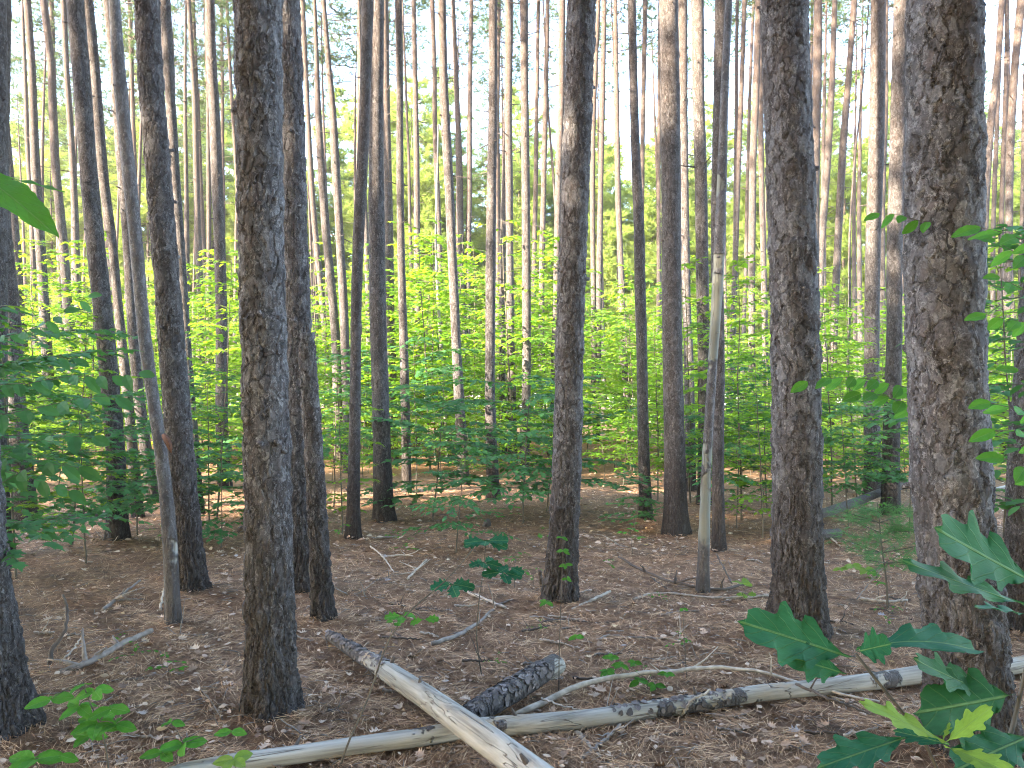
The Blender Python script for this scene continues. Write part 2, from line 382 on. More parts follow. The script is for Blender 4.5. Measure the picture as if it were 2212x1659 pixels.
def tmpl_lobed():
    pts = [(0, 0), (.10, .12), (.28, .16), (.16, .30), (.40, .44), (.18, .50), (.34, .74), (.12, .74), (0, 1), (-.12, .74), (-.34, .74), (-.18, .50), (-.40, .44), (-.16, .30), (-.28, .16), (-.10, .12)]
    v = np.array([(x, y, .15 * abs(x) - .12 * y * y) for x, y in pts] + [(0, .2, 0), (0, .5, -.02), (0, .75, -.06)])
    c1, c2, c3 = 16, 17, 18
    f = [(0, 1, c1), (1, 2, c1), (2, 3, c1), (3, c2, c1), (3, 4, c2), (4, 5, c2), (5, c3, c2), (5, 6, c3), (6, 7, c3), (7, 8, c3),
         (8, 9, c3), (9, 10, c3), (10, 11, c3), (11, c2, c3), (11, 12, c2), (12, 13, c2), (13, c1, c2), (13, 14, c1), (14, 15, c1), (15, 0, c1)]
    return v, np.array(f), np.stack([v[:, 0] * 2.5, v[:, 1]], 1)
T_OV, T_MA, T_LO = tmpl_ovate(), tmpl_maple(), tmpl_lobed()
def norm(a): return a / (np.linalg.norm(a, axis=-1, keepdims=True) + 1e-9)
def stamp(T, pos, along, up, size):
    """instances of a template: returns verts, faces, uv"""
    v, f, uv = T; n = len(pos)
    Yv = norm(along); X = norm(np.cross(Yv, up)); Z = np.cross(X, Yv)
    s = (np.asarray(size) * np.ones(n))[:, None, None]
    P = pos[:, None, :] + s * (v[None, :, 0:1] * X[:, None, :] + v[None, :, 1:2] * Yv[:, None, :] + v[None, :, 2:3] * Z[:, None, :])
    Ff = f[None] + (np.arange(n) * len(v))[:, None, None]
    return P.reshape(-1, 3), Ff.reshape(-1, f.shape[1]), np.tile(uv, (n, 1))

# ------------------------------------------------------------------ broadleaf saplings
def spray(mb, P0, dirh, L, g, leaf, out, droop=.25, rise=.2, sub=True, r0=.006, dens=1.0):
    """a twig with leaves in a flattish plane; appends leaf placements to out"""
    n = 9
    t = np.linspace(0, 1, n); d = np.array([dirh[0], dirh[1], 0.0]); side = np.array([-d[1], d[0], 0])
    wob = np.cumsum(g.normal(0, .03, n))
    P = P0 + np.outer(t * L, d) + np.outer(wob * L, side) + np.outer(L * (rise * t - droop * t * t), [0, 0, 1])
    if mb is not None: mb.add(*tube(P, np.linspace(r0, r0 * .35, n), 4))
    tang = norm(np.gradient(P, axis=0))
    step = leaf * .55 / dens; k = max(2, int(L * .85 / step))
    for q in range(k):
        tt = .15 + .85 * (q + g.uniform(0, .5)) / k; idx = min(n - 1, int(tt * (n - 1)))
        p = P[idx] + (P[min(idx + 1, n - 1)] - P[idx]) * (tt * (n - 1) - idx)
        s = 1 if q % 2 else -1
        a = tang[idx] * g.uniform(.4, .9) + s * side * g.uniform(.6, 1) + np.array([0, 0, g.normal(-.12, .22)])
        out.append((p, a, np.array([g.normal(0, .28), g.normal(0, .28), 1.0]), leaf * g.uniform(.65, 1.15)))
    out.append((P[-1], tang[-1] + [0, 0, -.2], np.array([0, 0, 1.0]), leaf))
    if sub and L > .35:
        m = int(L / .16)
        for q in range(m):
            tt = .2 + .7 * q / m; idx = int(tt * (n - 1)); s = 1 if q % 2 else -1
            ang = s * g.uniform(.6, 1.0)
            dd = np.array([d[0] * math.cos(ang) - d[1] * math.sin(ang), d[0] * math.sin(ang) + d[1] * math.cos(ang)])
            spray(mb, P[idx], dd, L * g.uniform(.28, .45) * (1.1 - tt * .6), g, leaf, out, droop, rise * .5, False, r0 * .5, dens)
def make_sapling_meshes(name, H, nb, L, leaf, T, seed, start=.15, lean=.05, r=.02, dens=1.0, top=.5, uvs=False):
    g = np.random.default_rng(seed); mb = MB(); out = []
    n = 14; t = np.linspace(0, 1, n)
    S = np.stack([np.cumsum(g.normal(0, lean * .25, n)) * H * .12 + lean * H * t * g.choice([-1, 1]), np.cumsum(g.normal(0, .03, n)) * H * .1, t * H], 1); S -= S[0]
    mb.add(*tube(np.vstack([S[0] - [0, 0, .1], S]), np.r_[r * 1.1, r * (1 - .8 * t)], 6))
    az = g.uniform(0, 6.28)
    for q in range(nb):
        f = start + (1 - start) * (q + g.uniform(0, .6)) / nb
        f = min(f, .99); az += 2.4 + g.normal(0, .3)
        k = f * (n - 1); i0 = int(k); P0 = S[i0] + (S[min(i0 + 1, n - 1)] - S[i0]) * (k - i0)
        ll = L * (1 - (1 - top) * f) * g.uniform(.6, 1.1) * (0.6 + .8 * min(1, (1 - abs(f - .5))))
        spray(mb, P0, (math.cos(az), math.sin(az)), ll, g, leaf, out, g.uniform(.1, .3), g.uniform(.1, .45), True, max(.003, r * .3), dens)
    pos, al, up, sz = (np.array([o[k] for o in out]) for k in range(4))
    v, f, uv = stamp(T, pos, al, up, sz)
    return mb.mesh(name + "_stem"), mesh_np(name + "_foliage", v, f, False, uv)
def sapling(name, label, cat, loc, meshes, mat, rot=0, scale=1, group=None, stem=None):
    loc = (loc[0], loc[1], float(gz(loc[0], loc[1])))
    t = thing(name, label, cat, loc, group); t.rotation_euler = (0, 0, rot); t.scale = (scale,) * 3
    obj("stem", meshes[0], stem or M_STEM, t); obj("foliage", meshes[1], mat, t)
    return t

# ------------------------------------------------------------------ pines
def tmpl_tuft(n, w, seed):
    g = np.random.default_rng(seed); v = []; f = []
    for k in range(n):
        th = g.uniform(0, 6.28); ph = g.uniform(.15, 1.25); d = np.array([math.sin(ph) * math.cos(th), math.cos(ph), math.sin(ph) * math.sin(th)])
        s = norm(np.cross(d, g.normal(size=3))); b0 = np.array([0, g.uniform(-.5, .1), 0])
        v += [b0 - s * w, b0 + s * w, b0 + d * g.uniform(.8, 1.1)]; f.append((3 * k, 3 * k + 1, 3 * k + 2))
    v = np.array(v); return v, np.array(f), v[:, :2].copy()
TUFT = [tmpl_tuft(16, .045, s) for s in range(3)]
def make_crown(name, z0, z1, Lmax, whorl, ntuft, seed, size=.17, shape=.6, dead=5.0):
    g = np.random.default_rng(seed); mb = MB(); pos = []; al = []; sz = []
    z = z0 - dead
    while z < z1:
        nbr = g.integers(3, 6); f = (z - z0) / (z1 - z0)
        for _ in range(nbr):
            if f < 0 and g.random() < .45: continue
            az = g.uniform(0, 6.28); d = np.array([math.cos(az), math.sin(az), 0])
            L = Lmax * (1 - max(f, 0) ** 1.6 * shape) * g.uniform(.6, 1.1) if f > 0 else g.uniform(.3, 1.6)
            if f > .9: L *= .6
            n = 6; t = np.linspace(0, 1, n)
            up = g.uniform(-.1, .25) + .35 * max(f, 0)
            P = np.array([0, 0, z + g.uniform(-.1, .1)]) + np.outer(t * L, d) + np.outer(L * (up * t - .25 * t + .25 * t ** 2), [0, 0, 1]) + np.cumsum(g.normal(0, .02 * L, (n, 3)), 0)
            mb.add(*tube(P, np.linspace(.022 if f > 0 else .012, .004, n), 4))
            if f <= 0: continue
            m = int(ntuft * L / Lmax)
            for q in range(m):
                tt = g.uniform(.3, 1) if q else 1.0; i0 = min(n - 2, int(tt * (n - 1)))
                p = P[i0] + (P[i0 + 1] - P[i0]) * (tt * (n - 1) - i0)
                sd = np.array([-d[1], d[0], 0]) * g.normal(0, .30) * L * (1.15 - tt) + np.array([0, 0, g.normal(.02, .09) * L * .6])
                pos.append(p + sd); al.append(d * .6 + norm(sd) * .6 + [0, 0, g.uniform(.1, .7)]); sz.append(size * g.uniform(.7, 1.3))
        z += whorl * g.uniform(.7, 1.3)
    pos, al, sz = np.array(pos), np.array(al), np.array(sz); vs = []; fs = []; nn = 0
    for k in range(3):
        v, f, _ = stamp(TUFT[k], pos[k::3], al[k::3], np.tile([.1, .2, 1.0], (len(pos[k::3]), 1)), sz[k::3]); vs.append(v); fs.append(f + nn); nn += len(v)
    return mb.mesh(name + "_boughs"), mesh_np(name + "_needles", np.concatenate(vs), np.concatenate(fs))
CROWN = [make_crown("crown%d" % k, 0, 8.0, 2.0, .42, 19, 40 + k, .19, .6, 4.5) for k in range(4)]      # origin = crown base
FULL = [make_crown("full%d" % k, 0, 18.5 + k, 3.1, .50, 44, 60 + k, .36, .62, .5) for k in range(3)]

def trunk_mesh(name, Z, X, Y, Rr, near, base, seed, stubs=True, flare=.22):
    """Z,X,Y,Rr sampled arrays (world) -> mesh local to base"""
    g = np.random.default_rng(seed)
    P = np.stack([X, Y, Z], 1) - base
    seg = {2: 140, 1: 44, 0: 16, -1: 9}[near]
    ph = g.uniform(0, 6.28, 3)
    hgt = P[:, 2]
    fl = np.exp(-np.clip(hgt, 0, None) / .16)
    lob = lambda th, i: 1 + fl[i] * flare * (1 + .45 * np.sin(4 * th + ph[0]) + .35 * np.sin(7 * th + ph[1]))
    mb = MB()
    # whorl swellings
    rad = Rr.copy(); zz = g.uniform(.3, .8)
    wh = []
    while zz < hgt[-1]:
        wh.append(zz); rad *= 1 + .05 * np.exp(-((hgt - zz) / .05) ** 2); zz += g.uniform(.35, .75)
    mb.add(*tube(P, rad, seg, .012, seed, lob))
    if stubs:
        for zc in wh:
            if zc < .5: continue
            for _ in range(g.integers(1, 4)):
                az = g.uniform(0, 6.28); c = np.array([np.interp(zc, hgt, P[:, 0]), np.interp(zc, hgt, P[:, 1]), zc]); r = np.interp(zc, hgt, rad)
                d = np.array([math.cos(az), math.sin(az), g.uniform(-.2, .4)])
                L = (g.choice([.008, .015, .03]) if near >= 1 else g.choice([.015, .03, .06, .18])) * g.uniform(.6, 1.3) * (1.6 if zc > 5 else 1)
                s = np.linspace(0, 1, 4); Q = c + np.outer(r * .8 + s * (L + .2 * r), d)
                rr = min(.014, r * .16) * (1 - .5 * s)
                mb.add(*tube(Q, rr, 5))
    return mb.mesh(name)

def pine(label, d, pts, name="pine_tree", H=None, mat=None, crown=True, group=None, top=None, cat="pine tree", stubs=True, cmat=None, dy=None):
    """pts: (x, y, w) picture samples of the trunk at depth d, top first; continued down to the ground and up to H"""
    seed = int(abs(pts[0][0]) * 7 + d * 31) + 3
    g = np.random.default_rng(seed)
    H = H or ((21.5 if d < 13 else 25) + g.uniform(-1.5, 2))
    A = []
    for x, y, w in pts:
        p = at(x, y, d); t = d / ray(x, y)[1]; A.append((p[2], p[0], w / 2 / F * t))
    A = np.array(sorted(A))
    sl_lo = (A[min(2, len(A) - 1), 1] - A[0, 1]) / (A[min(2, len(A) - 1), 0] - A[0, 0] + 1e-6)
    zg = -.15
    if A[0, 0] > zg:
        dz = A[0, 0] - zg
        A = np.vstack([[zg, A[0, 1] - np.clip(sl_lo, -.12, .12) * dz, A[0, 2] * (1 + .02 * dz)], A])
    if top is None:
        k = max(0, len(A) - 3); sl = (A[-1, 1] - A[k, 1]) / (A[-1, 0] - A[k, 0]); z0 = A[-1, 0]
        if H > z0 + .5:
            zs = np.linspace(z0, H, 8)[1:]
            ex = [(z, A[-1, 1] + sl * (z - z0) * (1 - .35 * (z - z0) / (H - z0)), max(.018, A[-1, 2] * (1 - (z - z0) / (H - z0 + .5)))) for z in zs]
            A = np.vstack([A, ex])
    else:
        H = A[-1, 0]
    near = 2 if d < 7 else 1 if d < 12 else 0 if d < 24 else -1
    ztop = CAMZ + .56 * d + .3
    st = {2: .010, 1: .035, 0: .12, -1: .5}[near]
    zs = np.r_[np.arange(zg, min(ztop, H), st), np.arange(min(ztop, H), H, .6)[1:] if H > ztop else [], H]
    zs = np.unique(zs)
    X = np.interp(zs, A[:, 0], A[:, 1]); Rr = np.interp(zs, A[:, 0], A[:, 2])
    k = max(1, int(.35 / st)); ker = np.ones(2 * k + 1) / (2 * k + 1)
    m = zs <= min(ztop, H)
    if m.sum() > 4 * k:
        n = m.sum()
        for a in (X, Rr):
            e = np.r_[a[:1] * np.ones(k) + (a[0] - a[1:k + 1][::-1]), a[:n], a[n - 1] + (a[n - 1] - a[n - 1 - k:n - 1][::-1])]
            a[:n] = np.convolve(e, ker, 'valid')[:n]
    ly = g.uniform(-.012, .012) if dy is None else dy
    Y = d + ly * zs + .02 * np.sin(zs * .9 + seed)
    base = np.array([np.interp(0, zs, X), d, float(gz(np.interp(0, zs, X), d))])
    t = thing(name, label, cat, base, group)
    me = trunk_mesh("trunk", zs, X, Y, Rr, near, base, seed, stubs)
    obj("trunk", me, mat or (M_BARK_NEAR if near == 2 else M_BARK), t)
    if crown:
        zc = (13.5 if d < 13 else 18.3) + g.uniform(-1, 1.5); cm = CROWN[int(g.integers(0, 4))]
        lx = (np.interp(20, zs, X) - np.interp(zc, zs, X)) / (20 - zc)
        loc = np.array([np.interp(zc, zs, X), d + ly * zc, zc]) - base
        s = (H - zc + .3) / 8.0
        for nm, q, mt in (("boughs", cm[0], M_TWIG), ("crown", cm[1], cmat or M_NEEDLE)):
            o = obj(nm, q, mt, t, loc); o.rotation_euler = (0, math.atan(lx), 0); o.scale = (s * .9, s * .9, s)
            o.rotation_euler.z = 0
    return t

TREES = [
 # label, depth, samples
 ("dark heavy pine trunk cut off by the lower picture edge, beside the leafy seedlings", 3.7, [(-62,1000,108),(-50,1180,110),(-22,1400,114),(8,1586,125)]),
 ("dim pine behind the left maple sapling, its foot black and half hidden by leaves", 10.5, [(-8,0,40),(-8,332,40),(-3,498,42),(13,632,42),(22,765,44),(26,865,44),(54,1120,48)]),
 ("dim pine at the picture edge, hard beside the black-footed pine", 8.0, [(-14,0,44),(-14,400,46),(-12,640,50),(-12,900,52),(-6,1200,56)]),
 ("slender sunlit pine rising behind the torn green leaf tip", 20, [(56,0,15),(68,153,15),(74,300,17),(80,442,20),(92,632,20),(103,782,22),(112,1066,24)]),
 ("thin pale pine touching the sunlit pine behind the green leaf tip", 34, [(60,300,10),(70,442,12),(73,632,12),(78,782,12)]),
 ("bright slim pine just inside the dim edge pines", 22, [(8,200,11),(20,349,13),(31,465,15),(39,565,18),(45,700,18),(52,765,18)]),
 ("sunlit pine second from the green leaf tip, bending gently", 22, [(92,0,15),(108,133,14),(115,267,17),(120,367,17),(133,499,18),(145,665,20),(154,749,21)]),
 ("very thin pine crossing behind the gently bent sunlit pine", 38, [(110,0,10),(113,133,10),(118,250,9)]),
 ("slim lit pine just before the first thick shaded trunk", 26, [(133,0,13),(138,100,11),(149,267,13),(158,433,14),(162,532,16),(168,665,16),(177,732,14)]),
 ("shaded medium pine with brown scaly upper bark, first thick trunk beside the maple sapling", 8.8, [(159,0,35),(174,167,35),(185,333,35),(199,500,36),(221,697,38),(231,797,38),(248,964,38),(256,1169,42)]),
 ("slender pine with one white sunlit side, close behind the brown-topped shaded pine", 10.7, [(187,0,20),(200,133,20),(209,267,21),(221,400,20),(238,499,18),(248,599,18),(257,680,18),(270,797,20),(281,897,20),(298,1114,24)]),
 ("narrow glaring white pine stem between two darker slender pines", 30, [(205,180,11),(220,400,13),(236,560,13),(248,680,13)]),
 ("orange-lit pine partly hidden by the dark leaning snag", 12, [(225,0,18),(239,133,18),(248,233,21),(256,333,22),(266,433,21),(274,515,22),(283,660,22),(290,760,22),(300,864,22),(318,1000,24),(330,1090,25)]),
 ("very thin pine between the leaning snag and the next thick trunk", 38, [(284,0,8),(288,133,10),(292,300,9),(295,420,10)]),
 ("thick shaded pine standing directly behind the leaning snag", 6.4, [(318,0,45),(326,167,46),(339,300,45),(347,417,46),(357,533,46),(368,680,48),(375,797,50),(383,897,50),(393,1030,50),(410,1197,50),(417,1283,54)]),
 ("narrow pine with flaky sunlit top tucked behind the thick pine by the snag", 11, [(352,0,25),(360,100,24),(365,200,20),(371,267,19),(378,400,20),(386,500,18),(398,697,17),(408,830,17),(419,947,18),(430,1107,22)]),
 ("thin lit pine, first of the cluster in the bright gap before the thickest dark trunk", 32, [(410,0,9),(417,133,10),(423,233,12),(426,367,13),(428,500,14),(432,620,14)]),
 ("thin shaded pine, second of the cluster in the bright gap", 38, [(420,0,9),(424,133,9),(432,300,8),(438,467,9),(442,553,9),(454,697,9),(463,900,10)]),
 ("thin pine hugging the brightest trunk of the gap cluster", 36, [(446,0,8),(451,200,8),(453,400,10),(452,550,10)]),
 ("brightest sunlit pine in the gap before the thickest dark trunk", 14, [(456,0,20),(459,133,21),(465,233,22),(469,367,24),(474,500,23),(480,697,24),(480,930,26),(487,1054,28)]),
 ("hair-thin pine just past the brightest trunk of the gap", 44, [(481,0,8),(482,167,7),(483,330,7)]),
 ("thin leaning pine at the edge of the thickest dark trunk", 38, [(490,0,7),(497,167,7),(504,267,8),(513,400,9),(518,533,9)]),
 ("thickest dark pine of the near row, knot hole at its upper half", 3.93, [(558,0,93),(562,167,90),(563,333,88),(567,533,87),(574,797,88),(578,997,90),(580,1163,91),(583,1413,94),(584,1545,103)]),
 ("shaded pine pressed against the thickest dark trunk, sunny scar near its top", 6.4, [(620,0,47),(630,250,46),(637,533,48),(644,730,52),(648,1000,54),(651,1283,64)]),
 ("slim grey pine beyond the short broken snag", 30, [(656,0,11),(661,133,11),(667,255,10),(672,355,12),(678,455,12),(687,555,13),(697,655,12),(704,750,13)]),
 ("faint thin pine close against the double dark trunks", 40, [(650,0,7),(655,133,7),(664,300,7),(670,500,8)]),
 ("white sunlit pine with dark flecks, nearer of the leaning bright pair", 19, [(680,0,8),(684,133,10),(687,238,14),(692,321,16),(699,421,17),(706,521,18),(715,605,18),(725,730,20),(735,1000,22)]),
 ("white sunlit pine beside the flecked one, farther of the leaning bright pair", 17, [(698,0,10),(708,133,12),(718,238,15),(724,355,19),(731,455,17),(736,555,18),(742,655,19),(745,755,19),(749,897,18),(752,1010,21)]),
 ("slim dark pine whose top crosses in front of its straight neighbour", 8.85, [(795,0,26),(792,100,24),(787,238,22),(783,338,24),(776,455,25),(770,588,23),(768,721,23),(767,897,24),(765,1030,26),(763,1167,31)]),
 ("thin straight pine behind the crossing pair of shaded trunks", 30, [(777,0,11),(777,133,11),(776,230,9),(774,350,9)]),
 ("straight shaded pine crossed by the leaning slim one, dark flared foot", 10.2, [(815,0,28),(814,110,28),(812,238,30),(811,338,32),(812,488,35),(815,655,36),(820,830,36),(824,930,37),(830,1127,43)]),
 ("medium pine with a warm brown top just past the crossing pair", 20, [(832,0,16),(835,255,17),(838,388,18),(841,521,19),(843,688,19),(846,764,20),(848,900,20)]),
 ("bright narrow stem showing between the crossing pair of pines", 24, [(786,400,10),(790,480,10),(797,730,13),(803,980,14)]),
 ("slender orange-topped pine standing in the low bushes past the crossing pair", 13.5, [(861,0,15),(864,238,14),(864,355,16),(866,488,16),(869,621,17),(873,760,19),(877,964,20),(878,1062,21)]),
 ("thin crooked dark pine pole, curved at mid height", 34, [(876,150,5),(880,270,5),(884,340,6),(885,450,7)]),
 ("slim shaded pine with ringed branch knots above the bright bushes", 27, [(893,0,10),(898,255,12),(900,388,13),(901,521,14),(902,655,13),(904,760,14)]),
 ("thin blue-grey pine beside the bright dead pole", 30, [(934,0,10),(940,178,10),(939,238,10),(943,355,11),(948,488,12),(951,621,12),(955,700,12)]),
 ("medium pine with an orange scar low down, leaning away from the bright dead pole", 15, [(954,0,18),(958,178,18),(962,271,20),(969,388,20),(975,521,20),(982,655,20),(985,740,20),(990,830,22),(1002,1040,24)]),
 ("pine dappled by a white sun patch at mid height above the layered maple", 28, [(978,0,9),(989,255,12),(993,388,15),(995,521,14),(998,590,14)]),
 ("slim straight pine rising out of the brightest layered leaves", 28, [(1018,0,9),(1014,255,11),(1014,421,12),(1011,555,12),(1010,721,12),(1010,880,13)]),
 ("shaded pine whose black foot stands in the dark green bush", 12.8, [(1065,0,18),(1065,255,20),(1062,388,20),(1060,555,22),(1059,721,21),(1058,830,21),(1060,930,24),(1066,1074,28)]),
 ("thin pine half hidden by the black-footed one in the bush", 35, [(1078,0,9),(1074,255,10),(1074,450,10),(1075,560,11)]),
 ("narrow shaded pine in front of an orange-lit one, past the bush", 20, [(1100,0,18),(1098,255,16),(1100,388,16),(1101,555,16),(1103,721,16),(1105,797,17),(1108,1000,20)]),
 ("orange-lit pine tucked behind the narrow shaded one", 22, [(1094,200,9),(1090,371,11),(1086,521,13),(1085,721,14),(1085,897,15),(1087,980,16)]),
 ("straight pinkish-grey pine midway between the dark bush and the thick central trunk", 17, [(1132,0,18),(1134,255,17),(1136,421,18),(1137,621,19),(1138,764,19),(1136,897,19),(1132,1000,22)]),
 ("thin pine, nearer the pinkish-grey trunk of a slim pair", 32, [(1163,0,8),(1159,255,9),(1157,421,10),(1154,555,11),(1152,650,11)]),
 ("thin pine, nearer the thick central trunk of a slim pair", 28, [(1183,0,9),(1178,255,12),(1174,421,12),(1171,555,12),(1168,800,13)]),
 ("thin dark crooked pole leaning in front of the slim pair", 30, [(1181,150,4),(1185,255,5),(1191,321,5),(1198,421,6)]),
 ("white sunlit pine edge-on behind the thick central trunk", 22, [(1214,0,14),(1212,238,14),(1207,355,15),(1204,488,14),(1201,655,14),(1197,764,14),(1196,860,16)]),
 ("thick central pine with grey plated bark leaning slightly, seedling at its foot", 6.15, [(1256,0,57),(1249,222,56),(1241,444,55),(1237,555,54),(1231,755,55),(1228,930,57),(1223,1064,58),(1216,1180,60),(1210,1300,69)]),
 ("orange thin pine just past the thick central trunk", 27, [(1294,0,9),(1282,255,11),(1280,421,11),(1283,700,11),(1284,830,12),(1287,964,12)]),
 ("slim pine paired with the orange one past the thick central trunk", 27, [(1306,0,10),(1301,255,12),(1298,388,12),(1295,555,13),(1293,721,13)]),
 ("blue-grey slim pine leaning outward above the bright maple layers", 27, [(1330,0,9),(1333,255,12),(1335,421,13),(1341,555,13),(1344,640,13)]),
 ("pine with a pointed orange sun patch below a white top, dark foot", 10.2, [(1363,0,18),(1368,222,18),(1373,378,20),(1379,489,22),(1382,667,24),(1384,697,23),(1387,830,23),(1390,964,24),(1396,1127,28)]),
 ("thin pine close behind the one with the pointed sun patch", 32, [(1393,0,10),(1387,355,10),(1386,450,10)]),
 ("thick shaded pine with a warm patch near its top, next past the pointed sun patch", 9.2, [(1446,0,40),(1449,222,42),(1452,444,42),(1453,667,42),(1455,864,43),(1458,997,45),(1459,1156,52)]),
 ("thin pine shown just before the warm-topped thick trunk", 32, [(1425,100,7),(1424,222,8),(1423,600,9)]),
 ("sunlit pine peeking out from behind the warm-topped thick trunk", 14, [(1477,0,22),(1478,222,18),(1480,444,17),(1483,667,19),(1489,764,20),(1492,964,23),(1492,1040,23)]),
 ("medium pine with a broad pale sunlit face, two trunks before the bare snag", 12, [(1509,0,28),(1510,222,26),(1515,355,26),(1518,533,27),(1520,667,27),(1521,730,25),(1522,900,26),(1520,1090,28)]),
 ("shaded pine standing directly behind the bare pale snag", 8.1, [(1555,0,25),(1553,222,25),(1549,400,24),(1549,500,25),(1551,650,25),(1554,764,24),(1552,930,24),(1550,1030,25),(1552,1194,28)]),
 ("faint thin pine just past the top of the pale snag", 35, [(1591,0,7),(1589,222,8),(1588,400,8)]),
 ("bright slim pine leaning toward the pale snag at its foot", 27, [(1607,0,10),(1599,222,10),(1592,400,13),(1587,578,12),(1585,640,13),(1583,700,13)]),
 ("brown-orange slim pine between the pale snag and the big barked trunk", 23, [(1637,0,14),(1632,222,14),(1625,355,15),(1623,555,15),(1624,688,14)]),
 ("very thin pine beside the brown-orange one", 38, [(1627,0,7),(1617,255,7),(1612,520,8)]),
 ("slim pine nearly touching the big barked trunk on its snag side", 28, [(1648,0,10),(1645,255,12),(1647,455,12),(1652,655,13)]),
 ("big barked pine with two dark knots, hidden at the foot by oak leaves", 5.24, [(1694,0,91),(1701,178,91),(1707,355,92),(1711,533,92),(1716,737,92),(1718,864,93),(1720,1030,95),(1721,1247,102),(1722,1375,110)]),
 ("hair-thin pine just past the big two-knotted trunk", 38, [(1752,0,6),(1749,222,7),(1751,355,7)]),
 ("medium shaded pine hugging the far side of the big two-knotted trunk", 22, [(1771,0,17),(1768,178,19),(1765,311,18),(1764,489,15),(1763,600,15)]),
 ("thin pine threaded between the two-knotted trunk and its medium neighbour", 35, [(1761,0,8),(1757,200,8),(1755,400,8)]),
 ("blue-shaded slim pine leaning outward, first of the leaning pair", 24, [(1808,0,11),(1800,178,13),(1790,355,15),(1776,533,15),(1772,667,14)]),
 ("pinkish sunlit pine leaning outward, second of the leaning pair", 22, [(1844,0,13),(1834,133,12),(1819,311,15),(1809,533,15),(1803,667,15),(1800,730,15),(1793,964,16)]),
 ("whip-thin young pine pole past the leaning pair", 25, [(1862,200,3),(1846,333,4),(1835,511,5),(1835,667,6)]),
 ("orange-dappled thick pine above the mossy fallen trunk", 13.2, [(1894,0,29),(1893,178,31),(1891,355,31),(1886,533,30),(1883,737,30),(1881,864,32),(1885,1067,36)]),
 ("slim pine squeezed between the orange-dappled pine and the black-footed one", 25, [(1914,0,10),(1913,222,9),(1906,400,12),(1905,600,13),(1904,800,14)]),
 ("black-footed pine beside the little white pine sapling", 10.8, [(1944,0,30),(1940,222,31),(1935,400,31),(1929,578,31),(1930,697,31),(1928,797,32),(1924,930,34),(1924,1112,38)]),
 ("small dark pine peeking out beside the biggest barked trunk, low down", 16, [(1973,650,11),(1971,930,12),(1971,1030,13)]),
 ("biggest pine of all with large flaking bark plates and a round knot", 3.56, [(2042,0,134),(2043,178,141),(2044,355,142),(2043,533,143),(2045,711,143),(2050,845,145),(2055,1005,147),(2062,1122,149),(2075,1247,151),(2085,1389,154),(2099,1610,162)]),
 ("orange-lit pine leaning outward just past the biggest trunk", 22, [(2166,0,13),(2156,133,13),(2141,267,15),(2132,400,16),(2126,533,14),(2121,800,15)]),
 ("thin shaded pine beside the orange-lit leaner", 28, [(2170,0,9),(2162,178,9),(2153,355,9),(2149,489,9),(2146,700,10)]),
 ("brown pine leaning out of the upper picture corner", 22, [(2208,0,17),(2195,133,15),(2185,311,16),(2181,444,15),(2178,600,15)]),
 ("pale thin pine between the two outer leaning pines", 28, [(2176,200,9),(2171,355,9),(2166,500,11)]),
 ("thin pine at the outermost picture edge in the upper half", 28, [(2216,0,9),(2209,222,9),(2207,400,11),(2205,600,12)]),
 ("near pine cut off by the picture edge beside the beech leaves", 5.4, [(2290,0,78),(2262,400,80),(2246,745,82),(2236,865,84),(2229,1005,85),(2227,1158,85),(2230,1318,88),(2232,1365,94)]),
]
for lab, d, pts in TREES:
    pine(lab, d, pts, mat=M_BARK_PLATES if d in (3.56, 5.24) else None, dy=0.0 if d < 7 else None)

# dead standing trees
def snag_top(t, p, r, seed, mat):
    g = np.random.default_rng(seed); mb = MB()
    for k in range(5):
        a = g.uniform(0, 6.28); q = np.array([math.cos(a) * r * .55, math.sin(a) * r * .55, 0])
        L = g.uniform(.05, .14); s = np.linspace(0, 1, 4)
        mb.add(*tube(p + q + np.outer(s, [g.normal(0, .015), 0, L]) - [0, 0, .04], r * .30 * (1 - .85 * s), 5))
    obj("splintered_top", mb.mesh("splintered_top"), mat, t)
sn = pine("short broken snag with dark bark and splintered top beside the double dark trunks", 5.57,
     [(662,722,32),(663,740,32),(669,830,34),(676,930,34),(682,1030,35),(688,1164,37),(698,1345,42)], "dead_snag", top=True, crown=False, cat="dead tree", mat=M_BARK_NEAR)
snag_top(sn, at(662, 722, 5.57) - np.array(sn.location), .052, 5, M_BARK)
sn = pine("dark leaning dead pine, peeled pale low down, torn rusty wound at its elbow", 5.5,
     [(246,0,22),(253,100,25),(262,217,27),(272,300,27),(282,400,28),(294,500,26),(308,664,26),(323,797,26),(338,880,25),(347,947,25),(357,1014,27),(370,1147,31),(376,1353,30)], "dead_snag", H=7.5, crown=False, cat="dead tree", mat=M_SNAG2)
g = np.random.default_rng(3); mb = MB()
for k in range(8):
    P0 = at(354 + g.uniform(-3, 3), 940 + g.uniform(-3, 6), 5.42); s = np.linspace(0, 1, 5)
    dd = np.array([g.uniform(.03, .075), g.uniform(-.05, .0), g.uniform(-.09, -.01)])
    mb.add(*tube(P0 - np.array(sn.location) + np.outer(s, dd) + np.outer(s * s, [0, 0, -.03]), np.array([.012, .018, .02, .014, .003]) * g.uniform(.7, 1.2), 6))
obj("torn_wound", mb.mesh("torn_wound"), M_FUNGUS, sn)
pine("bare pale greenish snag leaning across the pine behind it, bark gone", 6.5,
     [(1578,0,16),(1568,178,17),(1562,355,20),(1556,511,23),(1551,600,24),(1547,667,22),(1543,717,20),(1536,830,19),(1529,930,20),(1524,1030,21),(1521,1147,24),(1518,1277,26)], "dead_snag", H=7.0, crown=False, cat="dead tree", mat=M_SNAG)
